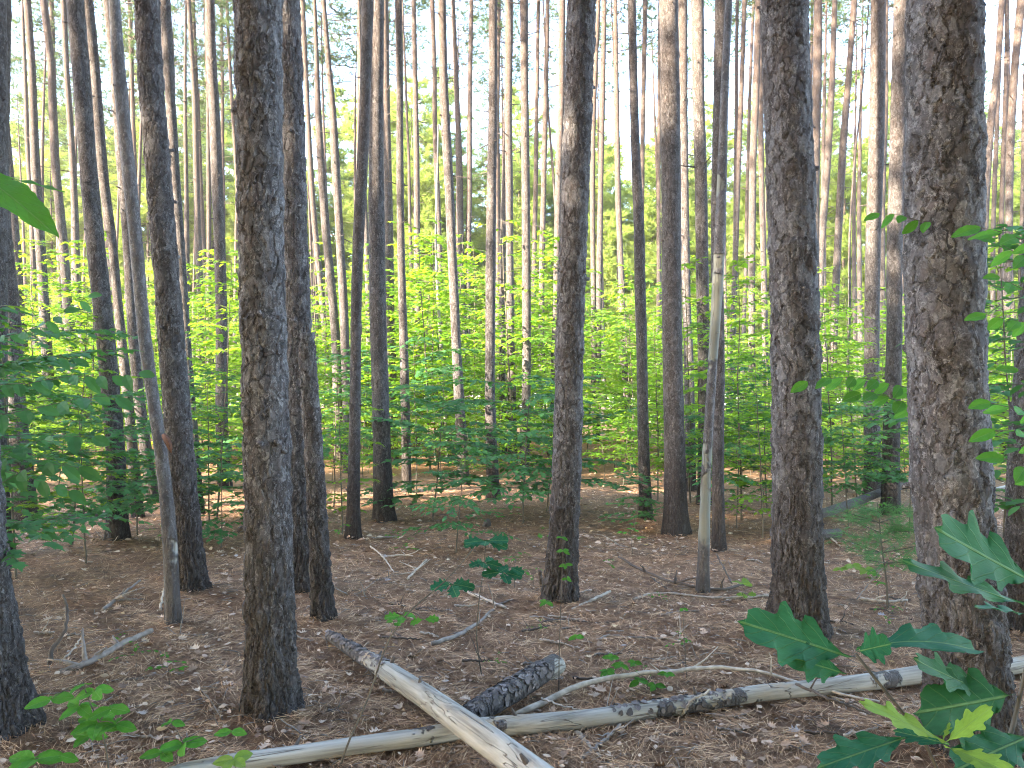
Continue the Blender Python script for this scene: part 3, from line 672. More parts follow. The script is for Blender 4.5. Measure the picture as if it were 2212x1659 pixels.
pine("bright thin dead pole glowing in front of the blue-grey pine", 20,
     [(947,271,3),(944,388,4),(941,521,5),(945,621,6),(953,755,7),(956,797,6),(964,947,7)], "dead_snag", top=True, crown=False, cat="dead tree", mat=M_SNAG)

# background trees: copies of a few prototypes
def straight_pine_meshes(k, H=21.5, r=.12):
    g = np.random.default_rng(200 + k); zs = np.r_[np.arange(-.2, H, .5), H]
    X = .06 * np.sin(zs * .3 + k) + .01 * zs * g.normal(); Y = .05 * np.sin(zs * .35 + 2 * k)
    Rr = np.clip(r * (1 - (zs / (H + 1)) ** 1.4), .015, None)
    return trunk_mesh("trunk", zs, X, Y, Rr, -1, np.zeros(3), 300 + k, True)
TRUNKP = [straight_pine_meshes(k) for k in range(4)]
def far_pine(x, y, label, group, full=False, s=1.0, k=None, mat=None, name="pine_tree", zc=13.5, zf=2.0, wide=1.0):
    k = rnd.randrange(4) if k is None else k
    t = thing(name, label, "pine tree", (x, y, float(gz(x, y))), group); t.rotation_euler = (0, 0, rnd.uniform(0, 6.28)); t.scale = (s, s, s)
    t.rotation_euler.x = rnd.uniform(-.012, .012); t.rotation_euler.y = rnd.uniform(-.02, .02)
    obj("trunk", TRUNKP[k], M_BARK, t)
    cm = (FULL if full else CROWN)[k % 3]; z = zf if full else zc
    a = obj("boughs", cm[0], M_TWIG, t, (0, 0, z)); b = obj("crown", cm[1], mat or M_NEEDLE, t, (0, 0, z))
    a.scale = b.scale = (wide, wide, 1.0)
    return t
def hidden(x, y):                                   # keep random trunks out of the open near area
    return abs(x) < .70 * y + 1.5 and y < 30
# plantation rows deeper in
used = []
def free(x, y, r):
    for a, b in used:
        if (a - x) ** 2 + (b - y) ** 2 < r * r: return False
    used.append((x, y)); return True
cnt = 0
for _ in range(900):
    if cnt >= 50: break
    y = rnd.uniform(31, 60); x = rnd.uniform(-.72 * y, .72 * y)
    if abs(y - 52) < 6.5 and abs(x - 2) < 16: continue
    if free(x, y, 3.0):
        far_pine(x, y, "slender straight pine deep in the stand, lost among many like it", "pines deep in the stand", s=rnd.uniform(1.0, 1.15), zc=16.5); cnt += 1
cnt = 0
for _ in range(1500):
    if cnt >= 104: break
    y = rnd.uniform(60, 82); x = rnd.uniform(-.78 * y, .78 * y)
    if free(x, y, 3.6):
        far_pine(x, y, "full-crowned sunny pine in the far wall of trees closing the view", "sunny pines of the far tree wall", True, rnd.uniform(1.08, 1.36), mat=M_NEEDLE_SUNLIT, wide=1.2); cnt += 1
# unseen pines added beside and behind the photographer to shade the near ground
cnt = 0
for _ in range(1500):
    if cnt >= 66: break
    x = rnd.uniform(-42, 16); y = rnd.uniform(-30, -2.5)
    if (x * x + y * y) < 9 or (y > -7.5 and x < -14): continue
    if free(x, y, 3.7):
        far_pine(x, y, "unseen pine added behind the viewpoint to shade the near ground", "added shade pines behind the viewpoint", True, s=rnd.uniform(.95, 1.12), zf=4.5, wide=1.3); cnt += 1
for _ in range(400):  # sparser unseen pines added to dapple the sun farther in
    x = rnd.uniform(-48, -20); y = rnd.uniform(-7, 26)
    if y < -x * 1.3 and free(x, y, 5.6):
        far_pine(x, y, "unseen pine added well outside the view to break up the sunlight", "added shade pines beside the view", s=rnd.uniform(.9, 1.05))

# ------------------------------------------------------------------ understory
SB = [make_sapling_meshes("beech%d" % k, 4.8, 32, 1.35, .115, T_OV if k % 2 else T_MA, 500 + k, .12, .05, .022, 1.0, .45) for k in range(5)]
SL = [make_sapling_meshes("low%d" % k, 1.9, 16, .85, .10, T_OV if k % 2 else T_MA, 540 + k, .2, .08, .011, 1.0, .6) for k in range(4)]
SN = [make_sapling_meshes("bushy%d" % k, 1.5, 20, 1.0, .085, T_OV if k % 2 else T_MA, 700 + k, .15, .1, .010, 1.25, .7) for k in range(4)]
cnt = 0; uu = []
for _ in range(4000):
    if cnt >= 170: break
    y = rnd.uniform(17, 34); x = rnd.uniform(-.72 * y, .72 * y)
    if any((a - x) ** 2 + (b - y) ** 2 < 1.1 ** 2 for a, b in uu): continue
    # let a window stay lower where the photo shows it
    uu.append((x, y)); px = 1106 + x / y * 1670
    s = rnd.uniform(.75, 1.25)
    if y > 22: s *= 1.15
    if 1600 < px < 2212 or px < 60: s *= .85
    k = rnd.randrange(5)
    sapling("beech_sapling", "leafy young broadleaf tree in the sunny thicket beyond the pines", "sapling", (x, y), SB[k], M_LEAF, rnd.uniform(0, 6.28), s, "young broadleaf trees of the sunny thicket")
    cnt += 1
cnt = 0
for _ in range(3000):
    if cnt >= 190: break
    y = rnd.uniform(12.8, 23); x = rnd.uniform(-.70 * y, .70 * y)
    px = 1106 + x / y * 1670
    if y < 14.4 and not (px < 500 or px > 1550): continue
    if any((a - x) ** 2 + (b - y) ** 2 < .9 ** 2 for a, b in uu): continue
    uu.append((x, y)); k = rnd.randrange(4)
    sapling("low_bush", "knee-high leafy bush at the edge of the sunny thicket", "bush", (x, y), SL[k], M_LEAF, rnd.uniform(0, 6.28), rnd.uniform(.5, 1.05), "low bushes at the thicket edge")
    cnt += 1

EX = make_sapling_meshes("layered", 2.3, 22, 1.4, .082, T_MA, 801, .3, .06, .013, 1.15, .8)
EX2 = make_sapling_meshes("layered2", 2.1, 20, 1.3, .078, T_MA, 802, .3, .06, .013, 1.1, .8)
EY = make_sapling_meshes("edge", 3.0, 22, .95, .105, T_OV, 803, .3, .05, .012, .9, .8)
def basepx(px, d): return (at(px, HOR, d)[0], d)
# shaded saplings one can single out: label, base px, depth, proto, scale, rot, mat
for lab, px, d, pr, s, rot in [
    ("near layered maple spreading flat sprays in from the edge, lowest tier before the black-footed pine", -180, 4.6, EX, .95, .2),
    ("layered maple just behind the nearest one at the edge, its sprays touching the brown-topped pine", -60, 6.3, EX2, 1.1, 1.9),
    ("layered maple between the brown-topped pine and the leaning snag, low sprays", 190, 7.6, EX2, .78, 3.9),
    ("upright beech with limp leaves filling the gap past the biggest trunk", 2290, 4.6, EY, .92, .5),
    ("taller shaded beech behind the upright one past the biggest trunk", 2200, 6.6, EY, 1.05, 2.5),
    ("dense beech sapling low between the two-knotted trunk and the black-footed pine", 1830, 9.6, EX2, .75, 2.2),
    ("dense maple sapling filling the space just before the biggest trunk", 1960, 9.0, EX, .72, 1.0),
    ("low maple thicket plant close past the pale snag", 1590, 9.6, EX2, .7, 5.0),
    ("low maple thicket plant just before the big two-knotted trunk", 1655, 11.0, EX, .95, 4.1),
    ("leafy beech sapling behind the thick warm-topped pine", 1420, 12.5, SB[1], .62, 4.4),
    ("leafy maple behind the shaded pine crossed by the slim one", 900, 12.8, EX, 1.1, .9),
    ("shaded maple between the double dark trunks and the crossing pines", 722, 11.6, EX2, 1.05, 1.4),
    ("shaded maple low before the gap cluster of thin pines", 455, 9.9, EX2, .9, 4.6),
    ("dark green layered beech bush around the black-footed pine, nearer stem of two", 985, 8.2, SN[1], .85, .4),
    ("dark green beech bush just behind the layered one, reaching toward the central trunk", 1130, 10.0, SN[3], 1.25, 2.0),
    ("blue-green bush between the crossing pines and the black-footed pine", 935, 10.6, SN[0], 1.2, 1.0),
    ("spreading blue-green bush close before the thick central pine", 1180, 11.0, SN[2], 1.25, 3.0),
    ("low maple spray at the foot of the pine with the pointed sun patch", 1370, 9.6, SN[0], .5, 0.3),
    ("leafy maple sapling rising between the pale snag and the big two-knotted trunk", 1600, 10.2, SB[2], .72, 1.1),
    ("thin-stemmed maple sapling close before the big two-knotted trunk", 1645, 9.0, SB[0], .46, 2.1),
    ("tall leafy sapling behind the pale snag with dark leaves", 1490, 12.2, SB[4], .8, .7),
    ("shaded beech sapling just past the big two-knotted trunk", 1795, 10.8, SB[1], .66, 4.0),
    ("wispy shaded sapling before the orange-dappled pine", 1850, 11.8, SB[3], .66, 5.0),
    ("leafy sapling between the black-footed pine and the biggest trunk", 1985, 11.5, SB[0], .62, 5.4),
    ("shaded broadleaf sapling just past the biggest trunk", 2165, 9.0, SB[2], .72, 2.5),
    ("maple sapling with layered blue-green sprays before the brown-topped pine", 40, 7.0, SB[2], .52, .2),
    ("second maple sapling crowding the black-footed pine at the picture edge", 160, 8.6, SB[4], .55, 3.2),
    ("low layered maple between the leaning snag and the shaded slender pine", 300, 9.2, SN[2], 1.1, 1.2),
    ("small maple clump at the edge of the thickest dark trunk", 480, 8.4, SN[0], .75, 2.2),
    ("thin dark-stemmed sapling standing before the brightest gap pine", 470, 10.2, SB[3], .72, 2.9),
    ("leafy spray just past the short broken snag", 740, 9.2, SB[0], .46, 2.6),
]:
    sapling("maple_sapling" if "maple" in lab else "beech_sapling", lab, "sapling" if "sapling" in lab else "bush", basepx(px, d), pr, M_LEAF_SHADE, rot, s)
# ground-hugging seedlings, many
SM = [make_sapling_meshes("tiny%d" % k, .32, 4, .16, .055, (T_OV, T_LO, T_MA)[k], 580 + k, .5, .1, .0025, .9, .8) for k in range(3)]
for q in range(46):
    d = rnd.uniform(4.2, 14); px = rnd.uniform(20, 2190)
    x, y = basepx(px, d)
    sapling("seedling", "tiny green seedling poking through the needle litter", "seedling", (x, y), SM[q % 3], M_LEAF_NEAR, rnd.uniform(0, 6), rnd.uniform(.5, 1.1) * (1 if d > 6 else .6), "tiny seedlings on the forest floor")

# ------------------------------------------------------------------ plants built leaf by leaf
def big_leaf(base, tip, width, kind='oak', face=(0, -.5, 1), bend=.12, fold=.18, seed=0):
    """one detailed leaf between two points; returns verts, tri faces, uv"""
    g = np.random.default_rng(seed); base = np.array(base, float); tip = np.array(tip, float)
    Yv = tip - base; L = np.linalg.norm(Yv); Yv = Yv / L
    up = np.array(face, float); X = norm(np.cross(Yv, up)); Z = np.cross(X, Yv)
    n = 57 if kind == 'oak' else 25
    t = np.linspace(0, 1, n)
    if kind == 'oak':
        env = np.interp(t, [0, .08, .16, .35, .62, .8, .93, 1], [.02, .05, .30, .78, 1.0, .72, .28, 0])
        ph = (t * 4.2) % 1.0
        lob = np.interp(ph, [0, .18, .30, .62, .80, .9, 1.0], [.68, .69, .78, 1.06, 1.0, .80, .68])
        tooth = .06 * np.abs(np.sin(t * 47))
        wdt = env * (lob + tooth); fwd = np.interp(ph, [0, .5, .75, 1.0], [0, .03, .06, 0])
    else:
        wdt = np.sin(np.pi * np.clip(t, 0, 1) ** .85) ** .8 * (1 + .05 * np.sin(t * 60)); fwd = np.zeros(n)
    V = []; UV = []
    for s in (-1, 1):
        asym = 1 + g.normal(0, .07, n).cumsum() * .08
        for j, f in enumerate((0, .5, 1.0)):
            x = s * f * width / 2 * wdt * asym
            z = fold * np.abs(x) - bend * L * (t ** 2) + .012 * L * np.sin(t * 20 + s) * f + .25 * width * np.sin(t * 5 + 2 * s) * f * .12
            y = (t + fwd * f) * L
            V.append(base + x[:, None] * X + y[:, None] * Yv + (z)[:, None] * Z)
            UV.append(np.stack([np.full(n, s * f) * np.clip(wdt, .1, 1), t], 1))
    V = np.concatenate(V); UV = np.concatenate(UV); Fc = []
    for s in range(2):
        for j in range(2):
            a = (s * 3 + j) * n; b = a + n
            for k in range(n - 1):
                q = (a + k, a + k + 1, b + k + 1, b + k)
                if s == 0: q = q[::-1]
                Fc += [(q[0], q[1], q[2]), (q[0], q[2], q[3])]
    return V, np.array(Fc), UV
def leafy(name, label, cat, base, stems, leaves, leafmat, stemmat=M_STEM, group=None):
    """stems: list of (points, r0, r1); leaves: list of dict(base, tip, w, kind, face, bend, mat)"""
    base = np.array(base, float); t = thing(name, label, cat, base, group)
    mb = MB()
    for P, r0, r1 in stems:
        P = smoothline(np.array(P) - base, 14); mb.add(*tube(P, np.linspace(r0, r1, len(P)), 6))
    obj("stem", mb.mesh("stem"), stemmat, t)
    for k, lf in enumerate(leaves):
        v, f, uv = big_leaf(np.array(lf['b']) - base, np.array(lf['t']) - base, lf['w'], lf.get('kind', 'oak'), lf.get('face', (0, -.5, 1)), lf.get('bend', .1), lf.get('fold', .2), seed=k + 11)
        obj("leaf", mesh_np("leaf", v, f, True, uv), lf.get('mat', leafmat), t)
    return t
D = 1.15
def L(bx, by, tx, ty, w, d1=D, d2=D, **k): return dict(b=at(bx, by, d1), t=at(tx, ty, d2), w=w / F * d1, **k)
oak_leaves = [
    L(1836, 1420, 1610, 1342, 118, D, 1.05, face=(.1, -1, .4), bend=.06),
    L(1826, 1456, 1700, 1415, 76, D, 1.08, face=(.1, -1, .4), bend=.05),
    L(1850, 1402, 2150, 1330, 88, D, 1.22, face=(-.25, -.55, .9), bend=.30),
    L(1850, 1408, 1925, 1390, 74, D, 1.12, face=(0, -.8, .5), bend=.05),
    L(2240, 1262, 2008, 1140, 135, 1.2, 1.05, face=(.2, -1, .35), bend=-.02, fold=.1),
    L(2225, 1310, 1938, 1216, 54, 1.25, 1.05, face=(.1, -.8, .6), bend=-.02, fold=.1),
    L(2225, 1330, 2110, 1300, 40, 1.3, 1.2, face=(0, -.3, 1), bend=.05),
    L(2145, 1500, 1952, 1428, 70, 1.25, 1.1, face=(0, -.8, .6), bend=-.05, mat=M_OAK_DARK),
    L(2190, 1500, 1990, 1542, 150, 1.25, 1.12, face=(0, -1, .25), bend=.05, mat=M_OAK_DARK),
    L(2050, 1608, 1930, 1575, 70, 1.1, 1.15, face=(0, -.5, .9), bend=.05),
    L(1965, 1590, 1768, 1655, 84, 1.15, 1.05, face=(0, -.55, .8), bend=.02),
    L(2225, 1590, 2075, 1650, 120, 1.2, 1.1, face=(.1, -.6, .8), bend=.1, mat=M_OAK_DARK),
    L(2040, 1604, 1872, 1510, 50, 1.08, 1.0, face=(.2, -.7, .7), bend=.06, mat=M_OAK_YOUNG),
    L(2042, 1604, 2142, 1528, 46, 1.08, 1.02, face=(-.2, -.8, .5), bend=.04, mat=M_OAK_YOUNG),
    L(2040, 1612, 2190, 1668, 60, 1.08, .98, face=(0, -.7, .7), bend=.05, mat=M_OAK_YOUNG),
    L(2036, 1600, 2052, 1562, 18, 1.08, 1.04, face=(0, -1, .2), bend=.02, mat=M_OAK_YOUNG),
]
ob = onground(2120, 2050)
leafy("oak_sapling", "young oak sapling with big blue-green lobed leaves reaching in low beside the biggest trunk", "sapling", ob,
      [([ob - [0, 0, .05], at(2080, 1800, 1.15), at(2040, 1605, 1.12), at(1980, 1545, 1.13), at(1915, 1475, 1.14), at(1848, 1412, D)], .006, .0022),
       ([at(2080, 1800, 1.15), at(2170, 1640, 1.2), at(2200, 1520, 1.25), at(2240, 1330, 1.25), at(2235, 1240, 1.2)], .005, .002)], oak_leaves, M_OAK)
# blurred torn leaf at the upper corner and its stem
hb = onground(-330, 1900)
leafy("hazel_sapling", "close green leaf with a drooping pointed tip in the upper corner", "sapling", hb,
      [([hb - [0, 0, .05], at(-260, 1100, .8), at(-180, 500, .72), at(-60, 360, .66)], .006, .002)],
      [L(-60, 362, 122, 488, 78, .66, .62, kind='ov', face=(.35, -.7, .6), bend=.1), L(-10, 378, 140, 412, 26, .68, .66, kind='ov', face=(0, -.2, 1), bend=.02)], M_LEAF_NEAR)
def beechy(label, roots, twigs, mat=M_LEAF_NEAR, name="beech_sapling", w=44, seed=1, size=62, stem_r=.006):
    """twigs: (points px, depth) ; leaves hang alternately along each"""
    g = np.random.default_rng(seed); leaves = []; stems = [(roots, stem_r, stem_r * .6)]
    for pp, d, sz in twigs:
        P = np.array([at(x, y, d) for x, y in pp]); P = smoothline(P, 12)
        stems.append((P, .0022, .001)); T = norm(np.gradient(P, axis=0)); n = max(3, int(np.linalg.norm(P[-1] - P[0]) / (sz / F * d) * 1.6))
        for k in range(n + 1):
            i = int(1 + (len(P) - 2) * k / n); s = 1 if k % 2 else -1
            a = T[i] * g.uniform(.4, .9) + np.array([s * .05, s * .5, g.uniform(-.9, -.15)]) if k < n else T[i] + [0, 0, -.4]
            a = norm(a) * sz / F * d * g.uniform(.75, 1.15)
            leaves.append(dict(b=P[i], t=P[i] + a, w=sz * .52 / F * d, kind='ov', face=(g.normal(0, .3), -.75, .6), bend=g.uniform(.0, .2)))
    return leafy(name, label, "sapling", roots[0], stems, leaves, mat)
r0 = onground(2330, 1500)
beechy("beech sapling whose hanging leaves frame the biggest trunk on its outer side, upper sprays", [r0, at(2310, 900, 3.0), at(2290, 520, 2.9)],
       [([(2290, 540), (2212, 520), (2165, 500), (2118, 492)], 2.6, 62), ([(2290, 600), (2230, 560), (2190, 545), (2150, 520)], 2.7, 52), ([(2300, 660), (2240, 640), (2160, 600)], 2.9, 46),
        ([(2300, 760), (2240, 700), (2180, 690), (2130, 680)], 3.1, 46)], seed=4)
r0 = onground(2320, 1560)
beechy("lower beech sapling with large limp leaves hanging beside the foot of the biggest trunk", [r0, at(2300, 1200, 2.8), at(2290, 900, 2.7)],
       [([(2290, 900), (2230, 890), (2180, 880), (2140, 870)], 2.5, 58), ([(2290, 980), (2240, 950), (2190, 930), (2150, 930)], 2.6, 56), ([(2290, 1040), (2230, 1020), (2170, 990)], 2.6, 60), ([(2280, 860), (2240, 820), (2200, 800)], 2.9, 44)], seed=6)
r0 = onground(2020, 1330)
beechy("beech sapling showing limp leaves between the two-knotted and the biggest trunk", [r0, at(2030, 1100, 4.6), at(2020, 840, 4.6)],
       [([(2020, 850), (1950, 835), (1870, 815), (1800, 815), (1745, 825)], 3.9, 46), ([(2020, 900), (1960, 870), (1900, 850), (1860, 850)], 3.9, 52), ([(2015, 480), (1975, 475), (1940, 462), (1900, 462)], 3.4, 40),
        ([(2020, 840), (2020, 700), (2016, 480)], 4.3, 30)], seed=8)
r0 = onground(-40, 1500)
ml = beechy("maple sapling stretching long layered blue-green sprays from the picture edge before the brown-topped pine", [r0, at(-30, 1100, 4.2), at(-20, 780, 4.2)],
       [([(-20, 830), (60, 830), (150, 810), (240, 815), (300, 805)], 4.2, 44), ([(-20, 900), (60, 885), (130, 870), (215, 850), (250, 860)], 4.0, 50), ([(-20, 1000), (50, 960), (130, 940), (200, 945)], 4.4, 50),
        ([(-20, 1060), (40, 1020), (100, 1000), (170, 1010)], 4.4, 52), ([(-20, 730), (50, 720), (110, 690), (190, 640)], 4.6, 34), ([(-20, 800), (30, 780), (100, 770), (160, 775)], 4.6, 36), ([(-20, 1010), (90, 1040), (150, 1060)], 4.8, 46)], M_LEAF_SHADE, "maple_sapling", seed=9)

# seedlings in the open floor
def seedling(label, stem_px, base_px, groups, mat, kind='ov', size=40, name="seedling", seed=1, r=.003, stemmat=M_STEM, cat="seedling"):
    """stem_px top-down list of px; groups: (cx, cy, n, spread)"""
    g = np.random.default_rng(seed); b = onground(*base_px); d = b[1]
    P = [b - [0, 0, .03]] + [at(x, y, d) for x, y in stem_px[::-1]]
    stems = [(P, r, r * .4)]; leaves = []
    for cx, cy, n, sz in groups:
        c = at(cx, cy, d); j = min(range(1, len(P)), key=lambda q: np.linalg.norm(P[q] - c))
        if np.linalg.norm(P[j] - c) > .01: stems.append(([P[j], (P[j] + c) / 2 + [0, 0, .01], c], r * .5, r * .3))
        a0 = g.uniform(0, 6.28)
        for k in range(n):
            a = a0 + k * 6.28 / n + g.normal(0, .2); dv = norm(np.array([math.cos(a), math.sin(a) * .9, g.uniform(-.35, .15)])) * sz / F * d
            leaves.append(dict(b=c, t=c + dv, w=sz * (.55 if kind == 'ov' else .62) / F * d, kind=kind, face=(g.normal(0, .25), -.65, .8), bend=g.uniform(.05, .2)))
    return leafy(name, label, cat, b, stems, leaves, mat, stemmat)
seedling("oak seedling with whorls of lobed leaves standing alone between the log and the central pine", [(1050, 1165), (1045, 1230), (1035, 1290), (1028, 1380)], (1042, 1452),
         [(1050, 1168, 6, 50), (1045, 1215, 5, 42), (975, 1262, 6, 52), (1085, 1235, 5, 46), (1100, 1225, 3, 36)], M_OAK, 'oak', seed=3, r=.004)
seedling("bent bare-stemmed seedling with three bright leaves leaning over the peeled log", [(1022, 1185), (1000, 1215), (960, 1260), (880, 1320), (845, 1365), (820, 1430), (790, 1530), (750, 1600)], (730, 1660),
         [(868, 1330, 3, 38), (915, 1338, 2, 34), (850, 1345, 2, 24)], M_LEAF_NEAR, 'oak', seed=5, r=.005)
seedling("thin upright seedling with small round leaves before the foot of the central pine", [(1213, 1150), (1215, 1200), (1212, 1300), (1208, 1400)], (1207, 1500),
         [(1213, 1160, 3, 16), (1217, 1190, 4, 17), (1222, 1220, 4, 16), (1225, 1250, 3, 14), (1180, 1300, 4, 20), (1245, 1375, 4, 20), (1165, 1155, 2, 20)], M_LEAF_NEAR, seed=7, r=.003)
seedling("whip seedling with a single leaf tuft standing among sticks behind the arched branch", [(1475, 1315), (1477, 1360), (1480, 1410)], (1484, 1470), [(1475, 1315, 3, 14)], M_LEAF_NEAR, seed=8, r=.0025)
seedling("small yellowing seedling near the foot of the big two-knotted trunk", [(1600, 1262), (1606, 1270)], (1600, 1296), [(1600, 1258, 4, 26), (1612, 1285, 3, 22)], M_OAK_YOUNG, 'oak', seed=9, r=.0025)
seedling("leafy dark green seedling in the lower corner beside the cut-off pine", [(180, 1475), (190, 1510), (215, 1560), (230, 1620)], (240, 1700),
         [(182, 1478, 2, 40), (205, 1492, 3, 46), (170, 1525, 4, 44), (240, 1530, 3, 46), (210, 1560, 5, 52), (110, 1510, 3, 50), (250, 1565, 3, 46), (190, 1590, 3, 42)], M_LEAF_NEAR, seed=12, r=.005)
seedling("low seedling with broad glossy leaves at the bottom edge below the corner one", [(75, 1640), (85, 1670)], (90, 1720), [(75, 1640, 5, 62), (130, 1632, 2, 40)], M_LEAF_NEAR, seed=13, r=.004)
seedling("seedling with drooping leaves beside the buried end of the peeled log", [(395, 1605), (380, 1640)], (372, 1700), [(395, 1608, 5, 50), (350, 1625, 3, 44), (500, 1580, 3, 36), (370, 1560, 3, 30)], M_LEAF_NEAR, seed=14, r=.004)
seedling("yellow-green seedling tip right over the buried end of the peeled log", [(510, 1640)], (500, 1712), [(505, 1640, 5, 44)], M_OAK_YOUNG, seed=15, r=.003)
seedling("small leafy clump growing between the arched branch and the long log", [(1400, 1470)], (1395, 1500), [(1380, 1470, 4, 26), (1415, 1480, 4, 24), (1340, 1435, 4, 22), (1320, 1420, 4, 20), (1440, 1455, 4, 20)], M_LEAF_NEAR, seed=16, r=.002)
seedling("small clump of round leaves past the hollow end of the short log", [(1330, 1440)], (1325, 1462), [(1310, 1450, 4, 24), (1350, 1462, 4, 22), (1370, 1430, 4, 18)], M_LEAF_NEAR, seed=17, r=.002)
seedling("low yellowish seedling patch before the little white pine sapling", [(1850, 1225)], (1855, 1250), [(1840, 1222, 5, 22), (1870, 1230, 5, 22), (1880, 1250, 4, 20), (1815, 1228, 4, 16)], M_OAK_YOUNG, seed=18, r=.002)

# white pine sapling
b = onground(1918, 1310); d = b[1]
t = thing("pine_sapling", "little feathery white pine sapling beside the black-footed pine", "sapling", b)
mb = MB(); g = np.random.default_rng(21); pos = []; al = []
S = smoothline(np.array([b - [0, 0, .03], at(1915, 1250, d), at(1905, 1190, d), at(1900, 1130, d), at(1895, 1085, d)]) - b, 12); mb.add(*tube(S, np.linspace(.011, .003, 12), 6))
for q in range(30):
    k = 5 + (q % 6); a = g.uniform(0, 6.28); Lb = g.uniform(.2, .62) * (1.45 - k / 11)
    dv = np.array([math.cos(a), math.sin(a), g.uniform(-.05, .35)]); P = S[k] + np.outer(np.linspace(0, 1, 6) * Lb, dv); mb.add(*tube(P, np.linspace(.004, .0015, 6), 4))
    for z in range(11):
        pos.append(P[0] + (P[-1] - P[0]) * g.uniform(.25, 1) + g.normal(0, .025, 3)); al.append(dv + g.normal(0, .5, 3))
obj("stem", mb.mesh("stem"), M_STEM, t)
v, f, _ = stamp(tmpl_tuft(14, .016, 9), np.array(pos), np.array(al), np.tile([.1, .2, 1.], (len(pos), 1)), .085)
obj("needles", mesh_np("needles", v, f), M_NEEDLE_SOFT, t)

# ------------------------------------------------------------------ logs and sticks
def curl(T, k):
    v = T[0].copy(); v[:, 2] = v[:, 2] * .5 + k * v[:, 0] ** 2 * 2.4 + k * .7 * (v[:, 1] - .5) ** 2; return v, T[1], T[2]
M_FLAKE = litter_mat("loose_bark_flake", [(0, (.06, .048, .044)), (.4, (.095, .076, .070)), (.8, (.14, .115, .108)), (1, (.22, .185, .175))])
_f = curl(tmpl_ovate(.42), .3); FLAKE = (_f[0] * [1.0, 1.0, 1.0] - [0, .5, 0], _f[1], _f[2])
def log(name, label, pts, mat, n=220, seg=40, cat="log", seed=1, stubs=0, rough=.035, flakes=None):
    """pts: (px, py of the centre line, width px, height of the axis above ground in m)"""
    P = []
    for x, y, w, h in pts:
        r = ray(x, y); t = (h - CAMZ) / r[2]; p = np.array([0, 0, CAMZ]) + r * t
        P.append([*p, w / 2 / F * p[1]])
    Q = smoothline(P, n); p0 = Q[0, :3].copy(); ax = Q[-1, :3] - p0
    t = thing(name, label, cat, p0)
    rot = Vector(ax).to_track_quat('X', 'Z'); t.rotation_euler = rot.to_euler(); Mi = np.array(rot.to_matrix())
    loc = (Q[:, :3] - p0) @ Mi
    mb = MB(); mb.add(*tube(loc, Q[:, 3], seg, rough, seed))
    obj("wood", mb.mesh("wood"), mat, t)
    g = np.random.default_rng(seed)
    if flakes:
        T_, A_, B_ = frames(loc); vf = []; n_, f0, f1 = flakes
        ii = (g.uniform(f0, f1, n_) * (n - 1)).astype(int); up0 = np.array([0, 0, 1.0]); fl = (12, 24)
        side = norm(np.cross(T_[ii], up0)); aa = g.normal(0, .85, n_)[:, None]
        nr = norm(side * np.sin(aa) + np.cross(side, T_[ii]) * np.cos(aa)); tn = np.cross(T_[ii], nr)
        ph = g.uniform(0, 6.28, n_)[:, None]
        al = T_[ii] * np.cos(ph) + tn * np.sin(ph) + nr * g.uniform(0, .35, n_)[:, None]
        v, f, uv = stamp(FLAKE, loc[ii] + nr * (Q[ii, 3:4] * 1.02), al, nr + g.normal(0, .12, (n_, 3)), g.uniform(.014, .046, n_))
        obj("bark_flakes", mesh_np("bark_flakes", v, f, False, uv), M_FLAKE, t)
    for k in range(stubs):
        mb = MB(); i = g.integers(n // 8, n - n // 8); a = g.uniform(-1.2, 1.2); dv = np.array([g.uniform(-.4, .6), math.sin(a), abs(math.cos(a))])
        mb.add(*tube(loc[i] + np.outer(np.linspace(0, 1, 4), dv) * (Q[i, 3] + g.uniform(.02, .05)), Q[i, 3] * np.array([.3, .26, .2, .1]), 7))
        obj("branch_stub", mb.mesh("branch_stub"), M_TWIG, t)
    return t, Mi, p0
log("fallen_log", "peeled pale log lying over the long log, bark left on its far end", [(712, 1372, 21, .04), (770, 1410, 30, .06), (840, 1452, 42, .08), (920, 1505, 48, .11), (1000, 1562, 56, .16), (1060, 1603, 62, .165), (1120, 1648, 66, .15), (1210, 1718, 74, .13), (1300, 1800, 84, .12)], M_LOG, seed=4, stubs=4, flakes=(150, 0.0, .33))
log("fallen_log", "long weathered log lying across the foreground to the foot of the biggest trunk", [(300, 1705, 44, .04), (400, 1670, 42, .05), (520, 1646, 40, .055), (640, 1630, 38, .055), (760, 1612, 37, .055), (900, 1594, 38, .055), (1030, 1572, 40, .055), (1150, 1564, 41, .055), (1280, 1552, 40, .055), (1400, 1534, 38, .055), (1520, 1516, 35, .055), (1640, 1496, 33, .055), (1780, 1483, 33, .055), (1900, 1470, 36, .055), (2006, 1454, 38, .06)], M_LOG_BARE, n=420, seed=6, stubs=5, flakes=(110, .52, .68))
LG3 = log("fallen_log", "short hollow-ended barky log stub propped behind the crossing logs", [(1010, 1548, 44, .05), (1060, 1520, 50, .07), (1110, 1490, 52, .09), (1160, 1460, 48, .11), (1200, 1432, 40, .12)], M_LOG_BARK, n=110, seed=8, rough=.07, flakes=(230, .02, .82))
t, Mi, p0 = LG3
a = (at(1172, 1453, 4.28) - p0) @ Mi; P1 = onground(1206, 1431, .12); e = (P1 - p0) @ Mi
Q = a + np.outer(np.linspace(0, 1, 14), e - a); mb = MB(); mb.add(*tube(Q, np.r_[np.linspace(.056, .061, 8), np.linspace(.061, .05, 6)], 26, .09, 5)); obj("peeled_end", mb.mesh("peeled_end"), M_LOG_BARE, t)
